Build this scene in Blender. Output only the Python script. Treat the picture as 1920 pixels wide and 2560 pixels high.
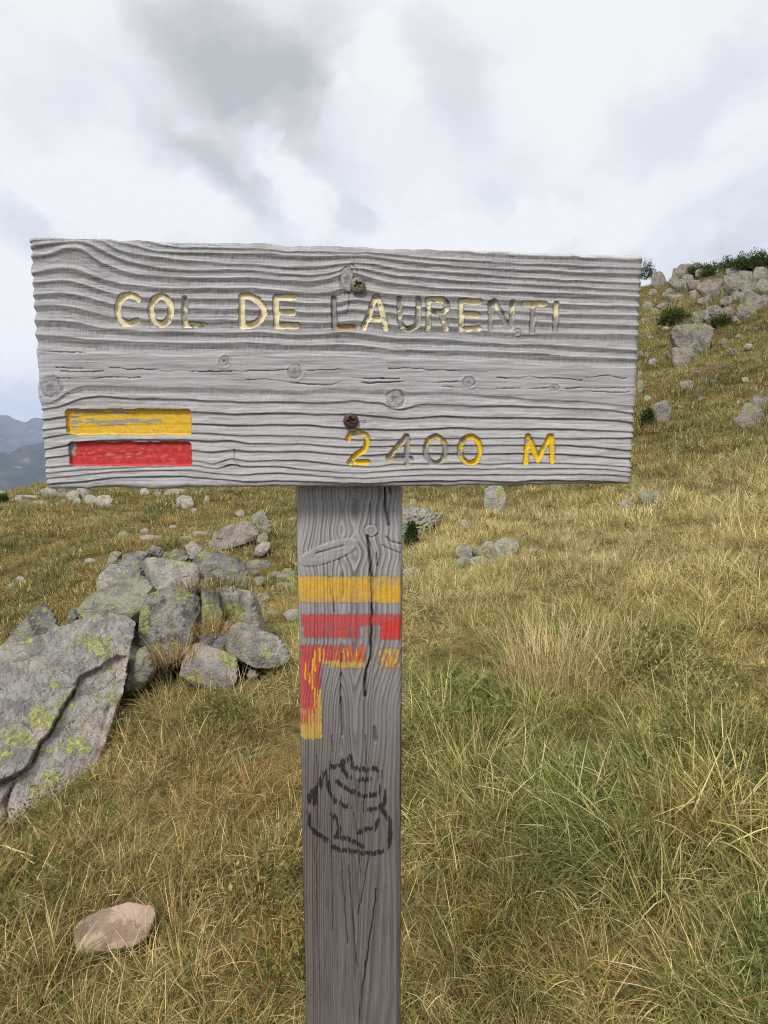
import bpy, bmesh, math, random
import numpy as np

R = math.radians
for o in list(bpy.data.objects):
    bpy.data.objects.remove(o)
scene = bpy.context.scene
C = bpy.data.collections.new('place'); scene.collection.children.link(C)

# ------------------------------------------------------------------ camera
CAMZ, PITCH, FPX = 1.5, 0.1331, 1564.0          # eye height, downward pitch (rad), focal length in photo pixels
cam = bpy.data.cameras.new('camera'); cam_o = bpy.data.objects.new('camera', cam); C.objects.link(cam_o)
cam.sensor_fit = 'VERTICAL'; cam.sensor_height = 36.0; cam.sensor_width = 27.0
cam.lens = 36.0 * FPX / 2560.0
cam.clip_start = 0.05; cam.clip_end = 30000
cam_o.location = (0, 0, CAMZ); cam_o.rotation_euler = (math.pi/2 - PITCH, 0, 0)
cam.dof.use_dof = True; cam.dof.focus_distance = 0.62; cam.dof.aperture_fstop = 60.0
scene.cycles.filter_width = 1.05
scene.camera = cam_o
scene.render.resolution_x = 768; scene.render.resolution_y = 1024

# ------------------------------------------------------------------ exposure, world, sun
scene.render.engine = 'CYCLES'
scene.cycles.use_denoising = True; scene.cycles.denoiser = 'OPENIMAGEDENOISE'; scene.cycles.denoising_prefilter = 'FAST'
scene.cycles.max_bounces = 6; scene.cycles.diffuse_bounces = 3; scene.cycles.glossy_bounces = 2
scene.cycles.transmission_bounces = 2; scene.cycles.volume_bounces = 1; scene.cycles.transparent_max_bounces = 6
scene.cycles.caustics_reflective = False; scene.cycles.caustics_refractive = False
scene.view_settings.view_transform = 'Standard'; scene.view_settings.look = 'None'
scene.view_settings.gamma = 1.0; scene.view_settings.use_curve_mapping = False
scene.view_settings.exposure = 1.25

SUN_EL, SUN_AZ = R(50), R(205)                  # azimuth clockwise from +Y: behind the camera, a little to its left
sun = bpy.data.lights.new('sun', 'SUN'); sun_o = bpy.data.objects.new('sun', sun); C.objects.link(sun_o)
sun.energy = 1.5; sun.angle = R(15); sun.color = (1.0, 0.955, 0.89)
sun_o.rotation_euler = (math.pi/2 - SUN_EL, 0, math.pi - SUN_AZ)

def nd(t, kind, loc=None, **kw):
    n = t.nodes.new(kind)
    for k, v in kw.items():
        setattr(n, k, v)
    return n
class NT:
    """small helper to write node trees compactly"""
    def __init__(s, tree): s.t = tree
    def put(s, sock, v):
        if isinstance(v, bpy.types.NodeSocket): s.t.links.new(v, sock)
        elif v is not None: sock.default_value = v
    def node(s, kind, ins=None, **kw):
        n = nd(s.t, kind, **kw)
        for k, v in (ins or {}).items(): s.put(n.inputs[k], v)
        return n
    def math(s, op, a, b=None, c=None, clamp=False):
        n = nd(s.t, 'ShaderNodeMath', operation=op, use_clamp=clamp)
        s.put(n.inputs[0], a); s.put(n.inputs[1], b); s.put(n.inputs[2], c)
        return n.outputs[0]
    def vmath(s, op, a, b=None, scale=None):
        n = nd(s.t, 'ShaderNodeVectorMath', operation=op)
        s.put(n.inputs[0], a)
        if b is not None: s.put(n.inputs[1], b)
        if scale is not None: s.put(n.inputs['Scale'], scale)
        return n.outputs['Value'] if op in ('LENGTH', 'DOT_PRODUCT') else n.outputs[0]
    def mix(s, f, a, b, blend='MIX'):
        n = nd(s.t, 'ShaderNodeMix', data_type='RGBA', blend_type=blend)
        s.put(n.inputs[0], f); s.put(n.inputs[6], a); s.put(n.inputs[7], b)
        return n.outputs[2]
    def rng(s, v, a, b, c=0.0, d=1.0, smooth=True):
        n = nd(s.t, 'ShaderNodeMapRange', interpolation_type='SMOOTHSTEP' if smooth else 'LINEAR')
        for i, x in enumerate((v, a, b, c, d)): s.put(n.inputs[i], x)
        return n.outputs[0]
    def noise(s, vec, scale, detail=4, rough=.55, dist=0.0, out='Fac'):
        n = s.node('ShaderNodeTexNoise', {'Vector': vec, 'Scale': scale, 'Detail': detail, 'Roughness': rough, 'Distortion': dist})
        return n.outputs[out]
    def mapping(s, vec, loc=(0,0,0), rot=(0,0,0), scale=(1,1,1)):
        n = s.node('ShaderNodeMapping', {'Vector': vec, 'Location': loc, 'Rotation': rot, 'Scale': scale})
        return n.outputs[0]

def sky_uw(px, py):
    """photo pixel -> gnomonic coordinates (x/y, z/y) about the horizontal +Y direction"""
    u, v = (px-960)/FPX, (1280-py)/FPX
    fy = math.cos(PITCH)+v*math.sin(PITCH)
    return u/fy, (-math.sin(PITCH)+v*math.cos(PITCH))/fy

world = bpy.data.worlds.new('World'); scene.world = world; world.use_nodes = True
wt = world.node_tree; wt.nodes.clear(); W = NT(wt)
bg = W.node('ShaderNodeBackground'); wo = W.node('ShaderNodeOutputWorld'); wt.links.new(bg.outputs[0], wo.inputs[0])
skyt = W.node('ShaderNodeTexSky', sky_type='NISHITA'); skyt.sun_disc = False
skyt.sun_elevation = SUN_EL; skyt.sun_rotation = SUN_AZ; skyt.altitude = 2400
d = W.node('ShaderNodeTexCoord').outputs['Generated']
sep = W.node('ShaderNodeSeparateXYZ', {0: d}); sx, sy, sz = sep.outputs
# cloud deck coordinates: the direction carried to a flat layer overhead
zc = W.math('ADD', W.math('MAXIMUM', sz, 0.0), 0.22)
deck = W.node('ShaderNodeCombineXYZ', {0: W.math('DIVIDE', sx, zc), 1: W.math('DIVIDE', sy, zc), 2: 0.0}).outputs[0]
deck_w = W.vmath('ADD', deck, W.vmath('SCALE', W.vmath('SUBTRACT', W.noise(deck, 1.3, 4, .55, out='Color'), (.5,.5,.5)), scale=.55))
n_big = W.noise(W.mapping(deck_w, rot=(0,0,R(-35)), scale=(1.0,.45,1)), 1.15, 6, .52)
n_fine = W.noise(W.mapping(deck_w, rot=(0,0,R(-28)), scale=(1.0,.4,1)), 3.2, 6, .55)
front = W.math('MAXIMUM', sy, 0.04)
uw = W.node('ShaderNodeCombineXYZ', {0: W.math('DIVIDE', sx, front), 1: W.math('DIVIDE', sz, front), 2: 0.0}).outputs[0]
uw = W.vmath('ADD', uw, W.vmath('SCALE', W.vmath('SUBTRACT', W.noise(uw, 4.5, 5, .55, out='Color'), (.5,.5,.5)), scale=.26))
uw = W.vmath('ADD', uw, W.vmath('SCALE', W.vmath('SUBTRACT', W.noise(uw, 14, 4, .6, out='Color'), (.5,.5,.5)), scale=.07))
grey = W.math('MULTIPLY', W.rng(n_big, .44, .70), .52)
grey = W.math('ADD', grey, W.math('MULTIPLY', W.rng(n_fine, .5, .75), .16))
def blob(x0, y0, x1, y1, wid, amt):
    """a soft streak of thicker (amt>0) or thinner cloud between two directions"""
    a, b = sky_uw(x0, y0), sky_uw(x1, y1)
    cx, cy = (a[0]+b[0])/2, (a[1]+b[1])/2
    L = math.hypot(b[0]-a[0], b[1]-a[1])/2; ang = math.atan2(b[1]-a[1], b[0]-a[0])
    v = W.vmath('SUBTRACT', uw, (cx, cy, 0))
    v = W.mapping(v, rot=(0,0,-ang)); v = W.vmath('MULTIPLY', v, (1/(L*1.25), 1/(wid/FPX), 0))
    q = W.vmath('LENGTH', v)
    return W.math('MULTIPLY', W.rng(q, 1.15, .12), amt)
for bl in ((330,-60,820,380,170,.62),(620,60,790,330,130,.34),(300,210,720,600,100,.48),(420,330,640,520,90,.20),(300,60,1000,120,160,.22),(1040,-30,1180,330,120,.30),
           (800,480,1000,600,60,.30),(1500,380,1950,120,130,.30),(60,330,250,120,140,.14),(1750,690,1930,600,60,.24),(1000,260,1300,420,150,.16),
           (0,560,140,640,70,.22),
           (60,480,480,560,95,-.5),(600,380,820,560,95,-.42),(780,200,850,340,75,-.34),(880,40,1000,240,100,-.3),(430,280,520,330,60,-.26),
           (900,590,1500,600,80,-.35),(30,720,60,900,60,-.3)):
    grey = W.math('ADD', grey, blob(*bl))
grey = W.math('MINIMUM', W.math('MAXIMUM', grey, 0.0), 1.0)
ramp = W.node('ShaderNodeValToRGB', {0: grey}); cr = ramp.color_ramp
cr.elements[0].position = 0.0; cr.elements[0].color = (.985,.99,.998,1)
cr.elements[1].position = 1.0; cr.elements[1].color = (.55,.572,.60,1)
e = cr.elements.new(.22); e.color = (.85,.875,.93,1)
e = cr.elements.new(.55); e.color = (.715,.735,.765,1)
cloud = W.vmath('SCALE', ramp.outputs[0], scale=4.05)
cloud = W.vmath('MULTIPLY', cloud, W.mix(W.rng(sz, .45, 1.0), (1,1,1,1), (1.35,1.33,1.30,1)))
# the air just above the horizon is greyer
lowm = W.rng(sz, .0, .10)
cloud = W.vmath('MULTIPLY', cloud, W.mix(lowm, (.74,.76,.80,1), (1,1,1,1)))
wcol = W.mix(.94, skyt.outputs[0], cloud)
wt.links.new(wcol, bg.inputs[0]); bg.inputs[1].default_value = 0.1

# ------------------------------------------------------------------ small numeric helpers
rs = np.random.RandomState(7)
_perm = np.random.RandomState(3).permutation(256).astype(np.int64); _perm = np.concatenate([_perm, _perm, _perm])
_grad = np.random.RandomState(5).normal(size=(256, 3)); _grad /= np.linalg.norm(_grad, axis=1)[:, None]
def pnoise(P):
    P = np.asarray(P, float); I = np.floor(P).astype(np.int64); F = P - I; I &= 255
    U = F*F*F*(F*(F*6-15)+10); out = 0
    for dx in (0, 1):
        for dy in (0, 1):
            for dz in (0, 1):
                g = _grad[_perm[_perm[_perm[(I[:,0]+dx)&255] + ((I[:,1]+dy)&255)] + ((I[:,2]+dz)&255)] & 255]
                w = (U[:,0] if dx else 1-U[:,0])*(U[:,1] if dy else 1-U[:,1])*(U[:,2] if dz else 1-U[:,2])
                out = out + w*((F[:,0]-dx)*g[:,0]+(F[:,1]-dy)*g[:,1]+(F[:,2]-dz)*g[:,2])
    return out*1.5
def fbm(P, oct=4, lac=2.03, gain=.5):
    P = np.asarray(P, float); a = 1.0; s = 0; f = 1.0
    for i in range(oct):
        s = s + a*pnoise(P*f + 17.3*i); f *= lac; a *= gain
    return s
def xyz(x, y, z=0.0): return np.stack(np.broadcast_arrays(np.asarray(x, float), y, z), -1).reshape(-1, 3)
def sstep(a, b, x):
    t = np.clip((x-a)/(b-a), 0, 1); return t*t*(3-2*t)
def blur1(a, s, axis):
    n = int(3*s)+1; k = np.exp(-.5*(np.arange(-n, n+1)/s)**2); k /= k.sum()
    p = [(0,0)]*a.ndim; p[axis] = (n, n); b = np.pad(a, p, mode='edge')
    return sum(k[i]*np.take(b, np.arange(i, i+a.shape[axis]), axis=axis) for i in range(2*n+1))

def link(name, me, mat=None, parent=None, **props):
    o = bpy.data.objects.new(name, me); C.objects.link(o)
    if mat is not None and me is not None and not me.materials: me.materials.append(mat)
    if parent is not None: o.parent = parent
    for k, v in props.items(): o[k] = v
    return o
def mesh(name, V, F, smooth=True):
    """V (n,3); F a list of equal-width index arrays"""
    me = bpy.data.meshes.new(name)
    V = np.asarray(V, np.float32); Fs = [np.asarray(f, np.int32) for f in (F if isinstance(F, list) else [F])]
    me.vertices.add(len(V)); me.vertices.foreach_set('co', V.ravel())
    nl = sum(f.size for f in Fs); npoly = sum(len(f) for f in Fs)
    me.loops.add(nl); me.polygons.add(npoly)
    me.loops.foreach_set('vertex_index', np.concatenate([f.ravel() for f in Fs]))
    tot = np.concatenate([np.full(len(f), f.shape[1], np.int32) for f in Fs])
    me.polygons.foreach_set('loop_start', np.concatenate([[0], np.cumsum(tot)[:-1]]).astype(np.int32))
    me.polygons.foreach_set('loop_total', tot)
    me.polygons.foreach_set('use_smooth', np.full(npoly, smooth))
    me.update(calc_edges=True); me.validate()
    return me
def attr(me, name, kind, data):
    a = me.attributes.new(name, kind, 'POINT')
    a.data.foreach_set({'FLOAT': 'value', 'INT': 'value', 'FLOAT_VECTOR': 'vector', 'FLOAT_COLOR': 'color'}[kind], np.asarray(data, np.int32 if kind == 'INT' else np.float32).ravel())
def grid_faces(nr, nc, wrap=False):
    i, j = np.meshgrid(np.arange(nr-1), np.arange(nc if wrap else nc-1), indexing='ij'); j2 = (j+1) % nc
    return np.stack([i*nc+j, i*nc+j2, (i+1)*nc+j2, (i+1)*nc+j], -1).reshape(-1, 4)

FW = np.array([0, math.cos(PITCH), -math.sin(PITCH)]); UP = np.array([0, math.sin(PITCH), math.cos(PITCH)]); RT = np.array([1.0, 0, 0])
EYE = np.array([0, 0, CAMZ])
def ray(px, py):
    px, py = np.asarray(px, float), np.asarray(py, float)
    return FW + ((px-960)/FPX)[..., None]*RT + ((1280-py)/FPX)[..., None]*UP
def unproj(px, py, depth): return EYE + ray(px, py)*np.asarray(depth, float)[..., None]

# ------------------------------------------------------------------ terrain: heights relative to the eye by azimuth and distance
T_R = np.array([.3,1,1.5,2.2,3,3.8,5,6.5,9,14,22,32,45,60,100,200,1000,8000])
T_AZ = np.array([-180,-70,-32,-20,-8,2,15,24,32,70,180.])
T_Z = np.array([
 [-1.45,-1.5,-1.5,-1.55,-1.6,-1.7,-1.9,-2.1,-2.5,-3,-4,-6,-9,-14,-25,-60,-350,-500],
 [-1.45,-1.5,-1.55,-1.65,-1.8,-2,-2.3,-2.5,-2.8,-3.2,-4,-7,-14,-25,-45,-90,-350,-500],
 [-1.42,-1.42,-1.42,-1.46,-1.56,-1.75,-2.1,-2.25,-2.35,-2.4,-2.2,-2.9,-10,-20,-40,-90,-350,-500],
 [-1.42,-1.42,-1.42,-1.40,-1.40,-1.45,-1.7,-1.85,-1.85,-1.85,-1.5,-1.2,-2,-5,-20,-80,-350,-500],
 [-1.45,-1.45,-1.43,-1.40,-1.37,-1.42,-1.75,-1.85,-1.85,-1.9,-1.6,-.4,1.5,3,0,-60,-350,-500],
 [-1.45,-1.43,-1.38,-1.32,-1.27,-1.24,-1.24,-1.32,-1.3,-1.15,-.2,1.6,5,8,5,-30,-350,-500],
 [-1.40,-1.36,-1.30,-1.24,-1.18,-1.14,-1.1,-1.1,-1.12,-.7,1.0,3.6,8,11,10,-20,-350,-500],
 [-1.36,-1.30,-1.24,-1.15,-1.07,-1.0,-.92,-.86,-.78,-.1,1.9,5.2,9.7,11,10,-20,-350,-500],
 [-1.33,-1.27,-1.20,-1.10,-1.0,-.91,-.8,-.7,-.52,.4,2.6,6,10.1,11.2,12,-10,-350,-500],
 [-1.20,-1.0,-.9,-.7,-.5,-.3,0,.4,1,2.5,5,9,13,14,12,0,-300,-500],
 [-1.45,-1.5,-1.5,-1.55,-1.6,-1.7,-1.9,-2.1,-2.5,-3,-4,-6,-9,-14,-25,-60,-350,-500]])
GL0, GL1, GNR, GNA = math.log(.3), math.log(8000), 420, 721
_lr = np.linspace(GL0, GL1, GNR); _az = np.linspace(-180, 180, GNA)
_t1 = np.stack([np.interp(_lr, np.log(T_R), row) for row in T_Z])                 # az x r
_G = np.stack([np.interp(_az, T_AZ, _t1[:, i]) for i in range(GNR)], 1)
_G = blur1(_G, 4, 1); _G = blur1(_G, 7, 0)
def bumps(x, y, r):
    P = xyz(x, y)
    lo = fbm(P*.9, 3)*.035*sstep(.8, 3, r)
    mid = fbm(P*.28+40, 4)*.16*sstep(3, 14, r)
    far = fbm(P*.085+90, 5)*.55*sstep(12, 40, r)
    hum = np.abs(fbm(P*1.6+7, 3))*.09*sstep(1.6, 6, r)*(1-.5*sstep(20, 60, r)) + fbm(P*3.1+70, 2)*.018
    vfar = fbm(P*.004+3, 5)*25*sstep(150, 900, r)
    return lo+mid+far+hum+vfar
def height(x, y, rough=True):
    x, y = np.asarray(x, float).ravel(), np.asarray(y, float).ravel()
    r = np.maximum(np.hypot(x, y), .301); a = np.degrees(np.arctan2(x, y))
    i = np.clip((np.log(r)-GL0)/(GL1-GL0)*(GNR-1), 0, GNR-1.001); j = np.clip((a+180)/360*(GNA-1), 0, GNA-1.001)
    i0, j0 = i.astype(int), j.astype(int); fi, fj = i-i0, j-j0
    z = (_G[j0,i0]*(1-fi)+_G[j0,i0+1]*fi)*(1-fj)+(_G[j0+1,i0]*(1-fi)+_G[j0+1,i0+1]*fi)*fj
    return z + CAMZ + (bumps(x, y, r) if rough else 0)
_ts = np.exp(np.linspace(math.log(1.0), math.log(110), 1500))
def hit(px, py):
    """depth along the view axis at which a photo pixel's ray meets the terrain"""
    P = EYE + ray(float(px), float(py))[None]*_ts[:, None]
    below = P[:, 2] < height(P[:, 0], P[:, 1])
    if not below.any(): return hit(px, py+5)          # just over the skyline: take the crest below it
    k = np.argmax(below)
    return _ts[k]

# ------------------------------------------------------------------ materials
def material(name, rough=.9, spec=.2):
    m = bpy.data.materials.new(name); m.use_nodes = True
    t = m.node_tree; b = t.nodes['Principled BSDF']; b.inputs['Roughness'].default_value = rough
    b.inputs['Specular IOR Level'].default_value = spec
    return m, NT(t), b

def soil_material():
    m, n, b = material('meadow_soil', .95, .1)
    p = n.node('ShaderNodeNewGeometry').outputs['Position']
    n1 = n.noise(p, .55, 5, .6); n2 = n.noise(p, 3.1, 5, .65); n3 = n.noise(p, 22, 4, .6)
    c = n.mix(n.rng(n1, .38, .62), (.135,.098,.030,1), (.088,.080,.028,1))
    c = n.mix(n.rng(n2, .45, .7), c, (.19,.14,.055,1))
    c = n.mix(n.rng(n3, .45, .75), c, (.055,.042,.020,1))
    far = n.rng(n.vmath('LENGTH', p), 150, 500)
    c = n.mix(far, c, (.07,.075,.06,1))
    n.put(b.inputs['Base Color'], c)
    bp = n.node('ShaderNodeBump', {'Strength': .9, 'Distance': .04, 'Height': n.math('ADD', n2, n3)})
    n.put(b.inputs['Normal'], bp.outputs[0])
    return m

def rock_material(name, base, dark, lichen, warm=(.33,.27,.24,1), lichen_amt=.5, k=1.0, bump=1.0, speck=1.0):
    """grey stone with mottling, pink-brown weathering, pale crust and yellow-green map lichen"""
    m, n, b = material(name, .92, .15)
    tc = n.node('ShaderNodeTexCoord').outputs['Object']
    rnd = n.node('ShaderNodeObjectInfo').outputs['Random']
    p = n.vmath('ADD', tc, n.vmath('SCALE', (7.1, 3.7, 9.3), scale=n.math('MULTIPLY', rnd, 10.0)))
    a1 = n.noise(p, 2.6*k, 6, .62, .4); a2 = n.noise(p, 9*k, 6, .65, .3); a3 = n.noise(p, 55*k, 4, .7)
    c = n.mix(n.rng(a1, .40, .60), base, warm)
    c = n.mix(n.math('MULTIPLY', n.rng(a2, .47, .58), .95), c, dark)
    c = n.mix(n.math('MULTIPLY', n.rng(n.noise(p, 21*k, 5, .7, .5), .50, .66), .45*speck), c, (.36,.35,.325,1))
    c = n.mix(n.math('MULTIPLY', n.rng(a3, .50, .66), .32*speck), c, (.38,.37,.35,1))
    c = n.mix(n.math('MULTIPLY', n.rng(n.noise(p, 75*k, 4, .7), .54, .66), .38*speck), c, (.06,.06,.056,1))
    # lichen: round-edged patches of several sizes, speckled at the rim
    pw = n.vmath('ADD', p, n.vmath('SCALE', n.noise(p, 16*k, 4, .65, out='Color'), scale=.13/k))
    def patches(scale, ch, amt, rmax):
        v = n.node('ShaderNodeTexVoronoi', {'Vector': pw, 'Scale': scale*k, 'Randomness': 1.0}, feature='F1')
        cr_ = n.node('ShaderNodeSeparateColor', {0: v.outputs['Color']}).outputs[ch]
        rad = n.math('MULTIPLY', n.rng(cr_, 1-amt, 1.0, smooth=False), rmax)
        return n.rng(n.math('SUBTRACT', rad, v.outputs['Distance']), .0, .10)
    pa_ = n.math('MAXIMUM', patches(5.5, 0, lichen_amt, .62), n.math('MAXIMUM', patches(12, 1, lichen_amt, .55), patches(27, 2, lichen_amt*.8, .5)))
    zone = n.rng(n.noise(p, 2.3*k, 3, .5), .31, .46)
    lic = n.math('MULTIPLY', pa_, n.math('MULTIPLY', zone, n.rng(n.noise(p, 60*k, 4, .7), .36, .50)))
    lcol = n.mix(n.rng(n.noise(p, 40*k, 3, .7), .4, .62), lichen, (lichen[0]*.62, lichen[1]*.66, lichen[2]*.8, 1))
    c = n.mix(n.math('MULTIPLY', lic, .92), c, lcol)
    # thin dark cracks
    w = n.node('ShaderNodeTexVoronoi', {'Vector': n.vmath('ADD', p, n.vmath('SCALE', n.noise(p, 5*k, 4, .6, out='Color'), scale=.25/k)), 'Scale': 2.1*k}, feature='DISTANCE_TO_EDGE')
    crack = n.rng(w.outputs['Distance'], .018, .0)
    n.put(b.inputs['Base Color'], c)
    h = n.math('ADD', n.math('MULTIPLY', a2, 1.2), n.math('ADD', n.math('MULTIPLY', n.noise(p, 26*k, 5, .7), .5), n.math('MULTIPLY', a3, .35)))
    h = n.math('ADD', h, n.math('MULTIPLY', lic, .12)); h = n.math('SUBTRACT', h, n.math('MULTIPLY', crack, n.math('MULTIPLY', n.rng(a1, .45, .6), .25)))
    bp = n.node('ShaderNodeBump', {'Strength': bump, 'Distance': .045/k, 'Height': h})
    n.put(b.inputs['Normal'], bp.outputs[0])
    return m

M_SOIL = soil_material()
LICH = (.45,.46,.14,1)
M_ROCK = rock_material('lichen_rock', (.345,.322,.295,1), (.225,.212,.198,1), LICH, warm=(.43,.36,.315,1), lichen_amt=.66)
M_ROCKPALE = rock_material('pale_rock', (.33,.312,.28,1), (.20,.19,.175,1), (.40,.41,.17,1), warm=(.37,.325,.275,1), lichen_amt=.7, k=.8)
M_ROCKDARK = rock_material('dark_rock', (.155,.15,.14,1), (.072,.07,.066,1), (.33,.35,.11,1), warm=(.235,.215,.19,1), lichen_amt=.68)
M_ROCKPINK = rock_material('pink_stone', (.275,.195,.145,1), (.21,.145,.108,1), (.33,.30,.20,1), warm=(.37,.27,.205,1), lichen_amt=.05, k=1.3, bump=.24, speck=.35)
M_ROCKGREEN = rock_material('lichen_covered_rock', (.27,.27,.20,1), (.155,.155,.12,1), (.36,.385,.12,1), warm=(.26,.25,.18,1), lichen_amt=.9)
M_FAR = rock_material('hill_rock', (.215,.195,.162,1), (.115,.105,.09,1), (.29,.305,.14,1), warm=(.275,.225,.175,1), lichen_amt=.5, k=.45)

def blade_material(name, own=None):
    """grass and leaves: tint from the instancing point, varied blade by blade"""
    m = bpy.data.materials.new(name); m.use_nodes = True; n = NT(m.node_tree); m.node_tree.nodes.clear()
    if own is None: tint = n.node('ShaderNodeAttribute', attribute_type='INSTANCER', attribute_name='tint').outputs['Color']
    else: tint = own
    br = n.node('ShaderNodeAttribute', attribute_type='GEOMETRY', attribute_name='blade').outputs['Fac']
    al = n.node('ShaderNodeAttribute', attribute_type='GEOMETRY', attribute_name='along').outputs['Fac']
    c = n.mix(n.rng(br, .55, .95), tint, (.70,.58,.29,1))
    c = n.mix(n.rng(br, .30, .05), c, (.13,.175,.045,1))
    c = n.mix(n.math('MULTIPLY', n.rng(al, .5, 1.0), .45), c, (.44,.34,.16,1))
    hsv = n.node('ShaderNodeHueSaturation', {'Value': n.rng(n.math('FRACT', n.math('MULTIPLY', br, 37.0)), 0, 1, .45, 1.6, smooth=False), 'Color': c})
    df = n.node('ShaderNodeBsdfDiffuse', {'Color': hsv.outputs[0]}); tr = n.node('ShaderNodeBsdfTranslucent', {'Color': hsv.outputs[0]})
    mx = n.node('ShaderNodeMixShader', {0: .42, 1: df.outputs[0], 2: tr.outputs[0]})
    out = n.node('ShaderNodeOutputMaterial'); n.t.links.new(mx.outputs[0], out.inputs[0])
    return m
M_GRASS = blade_material('grass_blade')

# ------------------------------------------------------------------ the ground sheet
NR, NA = 330, 640
azs = np.concatenate([np.linspace(-180, -42, 90, endpoint=False), np.linspace(-42, 42, 460, endpoint=False), np.linspace(42, 180, 90, endpoint=False)])
rr = np.exp(np.linspace(math.log(.3), math.log(8000), NR))
A, RR = np.meshgrid(np.radians(azs), rr, indexing='xy')
X, Y = (RR*np.sin(A)).ravel(), (RR*np.cos(A)).ravel()
Z = height(X, Y)
V = np.vstack([np.stack([X, Y, Z], 1), [[0, 0, Z[:NA].mean()]]])
F = grid_faces(NR, NA, True)[:, ::-1]
fan = np.stack([np.full(NA, len(V)-1), (np.arange(NA)+1) % NA, np.arange(NA)], 1)
link('ground', mesh('ground', V, [F, fan]), M_SOIL, kind='structure')

# far mountain ranges across the valley
def mountain(name, r0, r1, az0, az1, tops, seed, col):
    na, nr = 420, 46
    a = np.linspace(az0, az1, na); u = np.linspace(0, 1, nr)
    top = np.interp(a, [t[0] for t in tops], [t[1] for t in tops])
    AA, UU = np.meshgrid(np.radians(a), u, indexing='xy'); T = np.broadcast_to(top, AA.shape)
    rad = r0 + (r1-r0)*UU
    prof = np.where(UU < .55, (UU/.55)**.9, 1-.8*((UU-.55)/.45))
    x, y = rad*np.sin(AA), rad*np.cos(AA)
    nz = fbm(xyz(x.ravel()*.0016+seed, y.ravel()*.0016), 5, gain=.45).reshape(x.shape)
    rg = np.abs(fbm(xyz(x.ravel()*.004+seed*2, y.ravel()*.004), 5)).reshape(x.shape)
    z = -480 + (T+480)*prof + nz*105*np.sin(np.pi*np.clip(UU*1.05, 0, 1))**.7*.55 - rg*80*prof
    m, n, b = material(name+'_slope', .95, .1)
    p = n.node('ShaderNodeNewGeometry').outputs['Position']
    c = n.mix(n.rng(n.noise(p, .006, 6, .65), .4, .62), col, (col[0]*.55, col[1]*.6, col[2]*.6, 1))
    n.put(b.inputs['Base Color'], n.mix(n.rng(n.noise(p, .02, 5, .7), .55, .7), c, (.15,.15,.15,1)))
    link(name, mesh(name, np.stack([x.ravel(), y.ravel(), z.ravel()], 1), grid_faces(nr, na)[:, ::-1]), m, kind='structure')
mountain('mountain', 4200, 6800, -120, 40, [(-120,150),(-60,260),(-40,210),(-33,165),(-30,95),(-27,60),(-20,120),(0,200),(40,150)], 3.1, (.10,.10,.10,1))
mountain('mountain', 2300, 3900, -120, 30, [(-120,-150),(-50,-20),(-36,-20),(-33,-52),(-31.2,-66),(-30,-40),(-28,-30),(-20,-90),(30,-150)], 8.7, (.055,.062,.055,1))

# ------------------------------------------------------------------ the signpost: tracing tiles of the photograph
TILE = {'A': (60,580,.30139), 'B': (500,600,.30139), 'C': (900,600,.24111), 'D': (1240,620,.24111),
        'E': (80,900,.30139), 'F': (500,920,.30139), 'G': (900,920,.24111), 'H': (1240,900,.24111),
        'P': (700,1200,.30743), 'Q': (700,1840,.32550), 'Z': (0,1200,.45810), 'Y': (980,1180,.56660), 'X': (1500,600,.31650), 'S': (0,840,.20790), 'V': (0,1900,.46414)}
def tp(tile, pts):
    ox, oy, s = TILE[tile]; return [(ox+x*s, oy+y*s) for x, y in pts]
def curve(*segs):
    out = []
    for i in range(0, len(segs), 2): out += tp(segs[i], segs[i+1])
    out.sort(); return np.array(out)

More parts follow.
